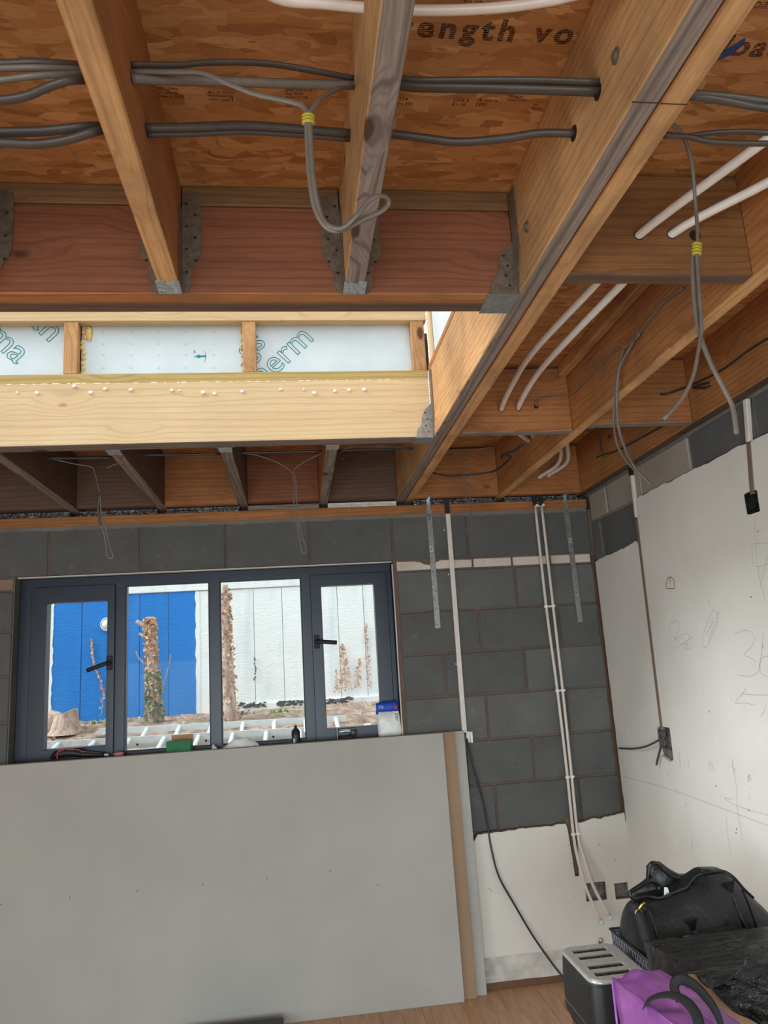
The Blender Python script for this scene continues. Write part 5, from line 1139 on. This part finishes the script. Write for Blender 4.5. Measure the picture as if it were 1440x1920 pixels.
# spray can
q = at(555, 1390, 'Y', 3.95); q.z = SZ
h = empty('spray_can', q, 'black aerosol can standing on the sill before the third pane', 'can')
MB().lathe([(.020, 0), (.0215, .004), (.0215, .058), (.021, .062), (.015, .072), (.013, .074)], q, 20).build('can_body', 'gasket', h, smooth=True)
MB().lathe([(.009, .073), (.009, .078), (.0075, .079), (.0075, .088), (.006, .090)], q, 14).build('nozzle', 'box_black', h, smooth=True)
MB().lathe([(.0218, .01), (.0218, .045)], q, 20).build('can_label', 'cable_black', h); MB().box((q.x-.014, q.y-.0225, SZ+.004), (q.x-.004, q.y-.0205, SZ+.028)).build('label_print', 'print_light', h)
# green box with card lid
q = at(337, 1405, 'Y', 3.95); q.z = SZ
h = empty('green_box', q, 'dark green cardboard box with an open brown flap on the sill', 'box')
e = MB(); e.box((-.062, -.045, 0), (.058, .04, .058)); o_ = e.build('box_body', 'green_card', h, bevel=.002); 
o_.location = Vector((q.x, q.y, q.z+.029)); 
MB().box((q.x-.045, q.y+.032, q.z+.055), (q.x+.062, q.y+.035, q.z+.083)).build('flap', 'cardboard', h)
# crumpled plastic
q = at(452, 1400, 'Y', 3.95); q.z = SZ
e = MB(); rnd = random.Random(4)
e.grid(18, 12, lambda u, v: (q.x-.09+u*.18, q.y-.04+v*.07, q.z+.001+max(0, .048*math.sin(u*PI)*math.sin(v*PI)+.02*noise.noise(Vector((u*6, v*5, 1))))))
tag(e.build('plastic_wrapper', 'white_plastic', None, smooth=True, solid=.001), 'crumpled white plastic wrapper lying on the sill under the third pane', 'wrapper')
q = at(402, 1405, 'Y', 3.95); q.z = SZ
e = MB(); e.loft([[q+Vector((-.014, -.01, 0)), q+Vector((.014, -.01, 0)), q+Vector((.012, .012, 0)), q+Vector((-.012, .012, 0))], [q+Vector((-.010, -.004, .018)), q+Vector((.012, -.005, .012)), q+Vector((.006, .007, .014)), q+Vector((-.008, .006, .028))]])
tag(e.build('paper_scrap', 'white_plastic'), 'tiny white folded scrap on the sill by the middle mullion', 'scrap')
# grey tool near the right casement
q = at(650, 1378, 'Y', 3.955); q.z = SZ
h = empty('glue_gun', q, 'small grey metal tool lying on the sill beside the filler bag', 'tool')
MB().box((q.x-.052, q.y-.012, q.z), (q.x-.046, q.y+.012, q.z+.062)).build('upright_plate', 'steel_tool', h, bevel=.001)
MB().tube([(q.x-.04, q.y, q.z+.042), (q.x, q.y, q.z+.046), (q.x+.03, q.y, q.z+.040)], .009, None, 12, 3).build('barrel', 'galv_bright', h, smooth=True)
e = MB(); e.lathe([(.019, -.01), (.021, 0), (.019, .01)], (q.x+.036, q.y, q.z+.034), 18, 'Y'); e.build('head', 'steel_tool', h, smooth=True)
e = MB(); e.tube([(q.x-.05, q.y, q.z+.010), (q.x, q.y, q.z+.012), (q.x+.045, q.y, q.z+.012)], .011, None, 10, 2); e.build('grip', 'box_black', h, smooth=True)
# black and red power tool lying at the left end
q = at(140, 1425, 'Y', 3.95); q.z = SZ
h = empty('multi_tool', q, 'black and red power tool lying at the left end of the sill', 'power tool')
MB().tube([(q.x-.11, q.y, q.z+.018), (q.x-.08, q.y, q.z+.035), (q.x-.02, q.y, q.z+.038), (q.x+.04, q.y, q.z+.026), (q.x+.14, q.y, q.z+.016)], 1, .8, 12, 4, radii=[.012, .028, .026, .018, .012]).build('body', 'box_black', h, smooth=True)
MB().tube([(q.x-.07, q.y-.010, q.z+.03), (q.x-.055, q.y-.012, q.z+.050), (q.x-.02, q.y-.02, q.z+.052), (q.x+.02, q.y-.022, q.z+.050), (q.x+.05, q.y-.02, q.z+.034)], .003, None, 8, 5).build('red_lead', 'red_paint', h, smooth=True)
e = MB(); e.tube([(q.x-.075, q.y-.024, q.z+.012), (q.x-.072, q.y-.028, q.z+.045), (q.x-.045, q.y-.024, q.z+.054)], .004, None, 8, 5); e.build('red_trim', 'red_paint', h, smooth=True)
MB().tube([(q.x+.13, q.y, q.z+.016), (q.x+.16, q.y, q.z+.014)], .006, None, 8, 1).build('tip', 'white_plastic', h, smooth=True)
q = at(222, 1418, 'Y', 3.95); q.z = SZ
e = MB(); blob(e, q+Vector((0, 0, .012)), .020, 1.2, .6, 2); tag(e.build('pink_plug', 'pink_plastic', None, smooth=True), 'small pink plastic piece on the sill right of the power tool', 'plastic piece')

# ================================================================ LOW TABLE AND WHAT STANDS ON IT
TZ = .40
h = empty('low_table', (1.24, 2.25, 0), 'low dark wooden table hidden under the bags and the toaster', 'table')
box('table_top', (.88, 1.72, TZ-.03), (1.640, 2.77, TZ), 'table_wood', h, bevel=.004)
for xx in (.92, 1.60):
    for yy in (1.76, 2.73): box('leg', (xx-.022, yy-.022, 0), (xx+.022, yy+.022, TZ-.03), 'table_wood', h, bevel=.003)
def rbox(e, x0, x1, y0, y1, levels, r, n_=6):
    """rounded-corner column: levels = [(z, inset)]"""
    rings = []
    for z, ins in levels:
        ring = []
        for cx, cy, a0 in ((x1-r, y1-r, 0), (x0+r, y1-r, PI/2), (x0+r, y0+r, PI), (x1-r, y0+r, 3*PI/2)):
            for k in range(n_+1):
                a = a0+PI/2*k/n_; rr = max(r-ins, .001); ring.append(Vector((cx+rr*math.cos(a), cy+rr*math.sin(a), z)))
        rings.append(ring)
    e.loft(rings)
# toaster
tx0, tx1, ty0, ty1, tz1 = .848, 1.035, 2.378, 2.662, .600
h = empty('toaster', ((tx0+tx1)/2, (ty0+ty1)/2, TZ), 'black four-slot toaster with a brushed steel top on the low table', 'toaster')
e = MB(); rbox(e, tx0-.006, tx1+.006, ty0-.006, ty1+.006, [(TZ+.012, .012), (TZ+.03, .002), (TZ+.07, 0), (TZ+.14, .001), (tz1-.022, .004), (tz1-.010, .007)], .042); e.build('body', 'toaster_black', h, smooth=True)
e = MB(); rbox(e, tx0+.004, tx1-.004, ty0+.004, ty1-.004, [(TZ, .004), (TZ+.014, 0)], .035); e.build('base', 'box_black', h, smooth=True)
e = MB(); rbox(e, tx0-.0067, tx1+.0067, ty0-.0067, ty1+.0067, [(TZ+.0585, .0), (TZ+.0605, .0)], .042); e.build('seam', 'galv_mid', h)
# top plate with slots
ring = []
for cx, cy, a0 in ((tx1-.04, ty1-.04, 0), (tx0+.04, ty1-.04, PI/2), (tx0+.04, ty0+.04, PI), (tx1-.04, ty0+.04, 3*PI/2)):
    for k in range(7): a = a0+PI/2*k/6; ring.append((cx+.037*math.cos(a), cy+.037*math.sin(a)))
ys_ = [ty1-.034, ty1-.088, ty1-.166, ty1-.220]; slots = [[(tx0+.030, y_-.030), (tx1-.040, y_-.030), (tx1-.040, y_), (tx0+.030, y_)] for y_ in ys_]
MB().prism(ring, 'Z', tz1-.006, tz1+.001, holes=slots).build('top_plate', 'steel_brushed', h, bevel=.001)
e = MB(); e.tube([Vector((a, b, tz1-.006)) for a, b in ring+[ring[0]]], .0055, .006, 8, 1); e.build('rim', 'steel_brushed', h, smooth=True)
for s_ in slots:
    (a, b), _, (c, d), _ = s_
    e = MB(); e.box((a-.002, b-.002, tz1-.0095), (c+.002, d+.002, tz1-.0065)); o_ = e.build('slot', 'slot_dark', h)
    e = MB(); [e.box((a+.012+k*.022, b+.004, tz1-.0063), (a+.0135+k*.022, d-.004, tz1-.0045)) for k in range(5)]; tag(e.build('guide_wire', 'galv_dull', o_), kind='stuff')
# basket: woven plastic sides built of ribs
bx0, bx1, by0, by1, bz0, bz1 = 1.064, 1.600, 2.440, 2.735, TZ, .622
h = empty('storage_basket', ((bx0+bx1)/2, (by0+by1)/2, TZ), 'grey woven plastic basket under the black holdall', 'basket')
e = MB()
def slant(t): return .018*(1-t)      # narrower at the foot
nh = 9
for k in range(nh+1):
    t = k/nh; z = bz0+.006+(bz1-.02-bz0)*t; s = slant(t)
    for j, (a, b, c, d) in enumerate(((bx0+s, by0+s, bx0+s+.004, by1-s), (bx1-s-.004, by0+s, bx1-s, by1-s), (bx0+s, by0+s, bx1-s, by0+s+.004), (bx0+s, by1-s-.004, bx1-s, by1-s))):
        e.box((a, b, z-.0055), (c, d, z+.0055))
tag(e.build('woven_band', 'basket_grey', h), kind='stuff')
e = MB()
for axis_, lo, hi in (('y', by0, by1), ('x', bx0, bx1)):
    n_ = int((hi-lo)/.021)
    for k in range(n_+1):
        u = lo+.006+(hi-lo-.012)*k/n_
        for side in (0, 1):
            if axis_ == 'y':
                xa = (bx0 if side == 0 else bx1); sg = 1 if side == 0 else -1
                e.loft([[Vector((xa+sg*(slant(t)+o1), u+o2, bz0+(bz1-bz0-.015)*t)) for o1, o2 in ((-.001, -.0045), (-.001, .0045), (.005, .0045), (.005, -.0045))] for t in (0, 1)])
            else:
                ya = (by0 if side == 0 else by1); sg = 1 if side == 0 else -1
                e.loft([[Vector((u+o2, ya+sg*(slant(t)+o1), bz0+(bz1-bz0-.015)*t)) for o1, o2 in ((-.001, -.0045), (-.001, .0045), (.005, .0045), (.005, -.0045))] for t in (0, 1)])
tag(e.build('woven_rib', 'basket_grey', h), kind='stuff')
box('basket_base', (bx0+.02, by0+.02, bz0+.001), (bx1-.02, by1-.02, bz0+.006), 'basket_grey', h)
ring = [Vector((bx0-.002, by0-.002, bz1-.008)), Vector((bx1+.002, by0-.002, bz1-.008)), Vector((bx1+.002, by1+.002, bz1-.008)), Vector((bx0-.002, by1+.002, bz1-.008)), Vector((bx0-.002, by0-.002, bz1-.008))]
e = MB(); e.tube(ring, .005, .005, 8, 1); e.build('rim', 'box_black', h, smooth=True)
# black leather holdall
hx0, hx1, hy, hz0 = 1.085, 1.650, 2.59, .47
h = empty('leather_holdall', ((hx0+hx1)/2, hy, hz0), 'large slouching black leather holdall with open zip beside the right wall', 'bag')
SIL = [at(px_, py_, 'Y', hy) for px_, py_ in ((1172, 1712), (1180, 1692), (1200, 1677), (1245, 1661), (1285, 1645), (1312, 1628), (1345, 1625), (1368, 1638), (1400, 1674), (1437, 1712))]
hx0 = SIL[0].x; hx1 = SIL[-1].x
def sil(u):      # top height along the bag, measured from the silhouette
    xx = hx0+(hx1-hx0)*u
    for p_, q_ in zip(SIL, SIL[1:]):
        if xx <= q_.x+1e-6: return p_.z+(q_.z-p_.z)*(xx-p_.x)/(q_.x-p_.x)
    return SIL[-1].z
rings = []; NU, NA = 44, 40
for i in range(NU):
    u = i/(NU-1); xx = hx0+(hx1-hx0)*u; zt = sil(u)
    endt = min(1, min(u, 1-u)/.07); wd = (.128)*(.55+.45*math.sqrt(max(0, 1-(1-endt)**2)))
    ring = []
    for j in range(NA):
        a = 2*PI*j/NA; ca, sa = math.cos(a), math.sin(a)
        yy = wd*math.copysign(abs(ca)**.75, ca); v = math.copysign(abs(sa)**.8, sa); vz = (v+1)/2
        yy *= (1.0-.42*vz**2)
        zz = hz0+(zt-hz0)*vz
        p_ = Vector((xx, hy+yy, zz)); q_ = Vector((xx*5, yy*6, zz*5))
        wr_ = noise.noise(q_)*.020+noise.noise(q_*2.3)*.008
        if sa > .93 and .10 < u < .55: zz -= .022*math.sin((u-.10)/.45*PI)   # sagging open zip
        p_ = Vector((xx, hy+yy+math.copysign(1, yy)*wr_*.8, zz+wr_*.4*(sa > .2)))
        ring.append(p_)
    rings.append(ring)
e = MB(); e.loft(rings); body = e.build('bag_body', 'leather_black', h, smooth=True, sub=1)
def surf(u, side=-1, vz=.5):
    i = int(u*(NU-1)); best = min((p_ for p_ in rings[i] if (p_.y-hy)*side > -.002), key=lambda p_: abs(p_.z-(hz0+(sil(u)-hz0)*vz))); return best
e = MB(); e.tube([surf(u, -1, .985)+Vector((0, -.004, .002)) for u in [.05+.06*k for k in range(15)]], .0035, None, 6, 3); e.build('zip_edge', 'webbing_black', h, smooth=True)
# end-panel piping and the wide strap over the left end
e = MB(); e.tube([surf(.13, -1, v)+Vector((0, -.003, 0)) for v in (.05, .2, .35, .5, .65, .8, .92)], .0035, None, 6, 3); e.build('piping', 'leather_black', h, smooth=True); e = MB(); e.tube([surf(.80, -1, v)+Vector((0, -.003, 0)) for v in (.05, .2, .35, .5, .65, .8, .92)], .0035, None, 6, 3); e.build('piping', 'leather_black', h, smooth=True)
def band(e, pts, w_, t=.004, wa=(1, 0, 0)):
    e.tube(pts, w_/2, t/2, 4, 6, up=wa)
e = MB(); band(e, [surf(.10, -1, .95)+Vector((-.02, -.006, .0)), surf(.07, -1, .8)+Vector((-.012, -.014, 0)), surf(.07, -1, .6)+Vector((-.006, -.02, 0)), surf(.08, -1, .35)+Vector((.0, -.014, 0)), surf(.09, -1, .15)+Vector((.01, -.012, 0))], .04, .005, (0, 1, 0)); e.build('shoulder_strap', 'webbing_black', h, smooth=True)
# back flap standing open and the two carrying handles
def hp(px_, py_, dy): return at(px_, py_, 'Y', hy+dy)
FL = [hp(*q, .06) for q in ((1176, 1674), (1200, 1656), (1214, 1645), (1212, 1624), (1222, 1614), (1236, 1615), (1252, 1627), (1272, 1638), (1292, 1639), (1312, 1628), (1322, 1650), (1300, 1672), (1240, 1690), (1190, 1692))]
e = MB(); cen = sum(FL, Vector())/len(FL); rgs = []
for k_, (sc_, dy_) in enumerate(((.90, .012), (1.0, .004), (1.0, -.006), (.86, -.016))): rgs.append([cen+(p_-cen)*sc_+Vector((0, dy_+.006*noise.noise(p_*20), 0)) for p_ in FL])
e.loft(rgs); e.build('back_flap', 'leather_black', h, smooth=True)
e = MB(); e.tube([hp(1216, 1662, .05), hp(1215, 1640, .045), hp(1219, 1622, .045), hp(1231, 1619, .045), hp(1244, 1632, .045), hp(1262, 1644, .045), hp(1288, 1648, .045), hp(1308, 1640, .04)], .006, .010, 8, 8, up=(0, 1, 0)); e.build('handle', 'leather_black', h, smooth=True)
e = MB(); e.tube([hp(1190, 1686, -.03), hp(1180, 1676, -.03), hp(1198, 1662, -.02), hp(1218, 1652, -.01), hp(1232, 1658, 0), hp(1236, 1668, 0)], .007, .009, 8, 8, up=(0, 1, 0)); e.build('handle', 'leather_black', h, smooth=True)
# stitched triangular handle tabs
for u, v in ((.36, .72), (.68, .86)):
    c_ = surf(u, -1, v)+Vector((0, -.006, 0))
    e = MB(); e.prism([(c_.x-.020, c_.z+.014), (c_.x+.022, c_.z+.018), (c_.x+.010, c_.z-.024), (c_.x+.002, c_.z-.026)], 'Y', c_.y-.003, c_.y+.004); e.build('handle_tab', 'leather_black', h, bevel=.002, seg=2)
    e = MB(); e.tube([c_+Vector((.006, .0, -.018)), surf(u+.04, -1, v-.25)+Vector((0, -.003, 0)), surf(u+.09, -1, v-.5)+Vector((0, -.003, 0))], .005, .003, 6, 4); e.build('seam', 'leather_black', h, smooth=True)
c_ = surf(.09, -1, .93)+Vector((-.012, -.02, .0))
e = MB(); e.tube([c_+Vector((.012*math.cos(a), -.001, .014*math.sin(a)-.012)) for a in [2*PI*k/12 for k in range(13)]], .0025, None, 6, 1); e.tube([c_+Vector((0, -.002, .002)), c_+Vector((.014, -.003, .016)), c_+Vector((.024, -.002, .02))], .0042, None, 8, 3); e.tube([c_+Vector((-.004, -.002, -.024)), c_+Vector((-.006, -.002, -.042)), c_+Vector((-.001, -.002, -.05))], .003, None, 8, 3)
e.build('clasp', 'brass', h, smooth=True)
MB().tube([c_+Vector((-.006, -.004, -.05)), c_+Vector((.006, -.006, -.085)), c_+Vector((.022, -.004, -.115))], .005, .002, 6, 3).build('tag', 'print_light', h, smooth=True)
c2_ = surf(.58, -1, .99)+Vector((0, -.002, .004)); MB().tube([c2_+Vector((-.014, 0, .002)), c2_+Vector((0, 0, .006)), c2_+Vector((.018, 0, .003))], .006, .004, 8, 3).build('zip_pull', 'gasket', h, smooth=True)
pp = surf(.28, -1, .97)
e = MB(); e.loft([[pp+Vector((-.012, .01, -.02)), pp+Vector((.012, .01, -.02)), pp+Vector((.012, .018, -.02)), pp+Vector((-.012, .018, -.02))], [pp+Vector((-.006, .012, .02)), pp+Vector((.004, .012, .018)), pp+Vector((.004, .015, .018)), pp+Vector((-.006, .015, .02))]]); e.build('white_tissue', 'white_plastic', h)
# cardboard box wrapped in black film
q0, q1, q2 = at(1212, 1764, 'Z', .70), at(1278, 1818, 'Z', .70), at(1440, 1708, 'Z', .70)
cx0, cx1, cy0, cy1, cz1 = 1.032, 1.58, 2.125, 2.368, .697
h = empty('film_wrapped_box', ((cx0+cx1)/2, (cy0+cy1)/2, TZ), 'cardboard box loosely covered with crinkled glossy black film', 'box')
box('carton', (cx0, cy0, TZ+.001), (cx1, cy1, cz1), 'cardboard', h, bevel=.003)
e = MB()
def film(u, v):
    # v: 0 back top edge .. .4 front top edge .. 1 hanging low in front; u: left to right
    xx = cx0-.004+(cx1-cx0+.05)*u
    if v < .4:
        t = v/.4; yy = cy1+.004-(cy1-cy0+.004)*t; zz = cz1+.004+.016*noise.noise(Vector((xx*6, yy*8, 2)))*math.sin(PI*min(1, t*1.0))*(u > .02)+.005*noise.noise(Vector((xx*22, yy*16, 5)))
        zz = max(zz, cz1+.003)+.05*max(0, u-.25)*t
    else:
        t = (v-.4)/.6; bulge = .10*math.sin(min(1, t*1.1)*PI*.5)*min(1, max(0, (u-.15)/.3)); yy = cy0-.006-bulge-.05*t; zz = cz1+.004+.05*max(0, u-.25)-(.30)*t**1.25*min(1, .25+u*1.2)
        zz += .03*noise.noise(Vector((xx*8, t*4, 8)))*min(1, t*4); yy += .04*noise.noise(Vector((xx*9, t*5, 3)))*min(1, t*4)
        xx += .10*t*(1-u)*.9
        yy = min(yy, cy0-.004)
    return (xx, yy, zz)
e.grid(70, 60, film); o_ = e.build('black_film', 'black_film', h, smooth=True, solid=.0008)
e = MB(); e.grid(24, 20, lambda u, v: (cx0-.004-.006*max(0, noise.noise(Vector((u*5, v*5, 3)))), cy1-.002-(cy1-cy0)*u, cz1+.003-(cz1-TZ-.01)*v)); e.build('film_side', 'black_film', h, smooth=True, solid=-.0008)
# glossy second fold
e = MB()
fa = [at(px, py, 'Y', yy) for px, py, yy in ((1330, 1852, 1.97), (1360, 1840, 1.96), (1388, 1818, 1.95), (1402, 1795, 1.94))]
e.tube([p_ for p_ in fa], .0035, .002, 6, 6); e.build('film_crease', 'black_film', h, smooth=True)
# purple cooler tote
pz = .70
A_ = at(1147, 1828, 'Z', pz); B_ = at(1268, 1919, 'Z', pz); 
ax_ = Vector((B_.x-A_.x, B_.y-A_.y, 0)); Lb = .40; ux = ax_.normalized(); wx = Vector((-ux.y, ux.x, 0))
if wx.x < 0: wx = -wx
Wb = .150
h = empty('cooler_bag', (A_+ux*Lb/2+wx*Wb/2).xy.to_3d()+Vector((0, 0, TZ)), 'purple fabric cooler bag with black webbing handles in the front corner', 'bag')
o0 = Vector((A_.x, A_.y, 0))
def cb(u, v, z): return o0+ux*u+wx*v+Vector((0, 0, z))
e = MB(); rings = []
for k in range(12):
    t = k/11; z = TZ+.001+(pz-TZ-.012)*t; ins = .004*math.sin(t*PI)+.006*(1-t); rg = []
    for (u0, v0, u1, v1) in ((0, 0, Lb, 0), (Lb, 0, Lb, Wb), (Lb, Wb, 0, Wb), (0, Wb, 0, 0)):
        for j in range(10):
            s = j/10; u = u0+(u1-u0)*s; v = v0+(v1-v0)*s
            uu = min(max(u, ins), Lb-ins); vv = min(max(v, ins), Wb-ins); nn = noise.noise(Vector((u*14, v*14, z*12)))*.008
            rg.append(cb(uu, vv+nn*(v0 == v1)*(1 if v0 == 0 else -1), z))
    rings.append(rg)
e.loft(rings, caps=False); e.build('bag_body', 'purple_fabric', h, smooth=True)
e = MB(); e.grid(30, 14, lambda u, v: cb(Lb*u, Wb*v, pz-.012+.014*math.sin(v*PI)+.006*noise.noise(Vector((u*7, v*4, 2)))-.010*abs(math.sin(v*2*PI))*.6)); e.build('lid', 'purple_fabric', h, smooth=True, solid=-.003)
e = MB(); e.tube([cb(0, .002, pz-.010), cb(Lb, .002, pz-.010)], .0035, None, 6, 1); e.tube([cb(0, Wb-.002, pz-.010), cb(Lb, Wb-.002, pz-.010)], .0035, None, 6, 1); e.tube([cb(.002, 0, pz-.010), cb(.002, Wb, pz-.010)], .0035, None, 6, 1); e.tube([cb(0, 0, pz-.01), cb(0, 0, TZ+.01)], .0035, None, 6, 1); e.build('piping', 'purple_fabric', h, smooth=True)
e = MB(); e.tube([cb(.01, Wb*.55, pz+.003), cb(Lb*.5, Wb*.55, pz+.003), cb(Lb-.01, Wb*.55, pz+.003)], .004, .002, 6, 3); e.build('zip', 'purple_fabric', h, smooth=True)
for pts in ([(1208, 1886, .675), (1213, 1879, .70), (1228, 1869, .715), (1252, 1865, .73), (1278, 1872, .735), (1298, 1890, .73), (1309, 1912, .72), (1312, 1940, .70)],
            [(1278, 1880, .69), (1266, 1860, .71), (1266, 1842, .73), (1280, 1836, .74), (1302, 1847, .745), (1326, 1872, .74), (1344, 1900, .73), (1356, 1935, .71)]):
    e = MB(); e.tube([at(a, b, 'Z', c+.012) for a, b, c in pts], .0125, .0014, 6, 8, up=(-wx.x, -wx.y, .9)); e.build('webbing_handle', 'webbing_black', h, smooth=True)
# dark tool case on the floor, its corner just in view
h = empty('tool_case', (-.33, 3.58, 0), 'black plastic tool case on the floor before the leaning sheets, only a corner in view', 'tool case')
MB().box((-.56, 3.44, .006), (-.112, 3.742, .030)).build('case_base', 'box_black', h, bevel=.006, seg=2); MB().box((-.56, 3.44, .032), (-.112, 3.742, .054)).build('case_lid', 'cable_black', h, bevel=.008, seg=2)
for xx in (-.48, -.19):
    box('latch', (xx-.02, 3.433, .02), (xx+.02, 3.4395, .045), 'gasket', h, bevel=.001)
MB().tube([(-.40, 3.438, .03), (-.40, 3.405, .03), (-.27, 3.405, .03), (-.27, 3.438, .03)], .008, None, 8, 4).build('handle', 'gasket', h, smooth=True)

# ---------------------------------------------------------------- repeats share a group
GR = {'ceiling_joist': 'long joists of the roof', 'short_joist': 'short joists beyond the roof opening', 'joist_hanger': 'steel hangers on the roof headers', 'header_beam': 'header plies around the roof opening', 'header_packer': 'packers on top of the near header',
      'trimmer_beam': 'plies of the doubled trimmer', 'blocking_board': 'blocking boards over the far wall', 'noggin': 'noggins between the joists', 'foil_strip': 'strips on the wall plate', 'upstand_batten': 'battens of the roof opening', 'upstand_stud': 'studs of the roof opening',
      'insulation_board': 'foil insulation panels of the roof opening', 'plasterboard_sheet': 'plasterboard sheets leaning under the window', 'water_pipe': 'white plastic pipes in the ceiling', 'heating_pipe': 'twin white pipes on the far wall', 'twin_cable': 'cables threaded through the joists',
      'lighting_cable': 'loose cable tails under the ceiling', 'hanging_wire': 'wire loops hanging before the window wall', 'restraint_strap': 'steel straps on the far wall', 'oval_conduit': 'conduits on the right wall', 'wall_cable': 'cables by the wall joist', 'power_cable': 'loose cables near the sockets',
      'ladder_section': 'ladder sections on the bank', 'dead_creeper': 'dead creepers on the garden wall', 'weed_tuft': 'weeds on the bank', 'tape_wrap': 'yellow tape wraps on hanging cables'}
for o in bpy.data.objects:
    if o.parent is None and 'label' in o and 'group' not in o:
        g = GR.get(o.name.split('.')[0])
        if g: o['group'] = g
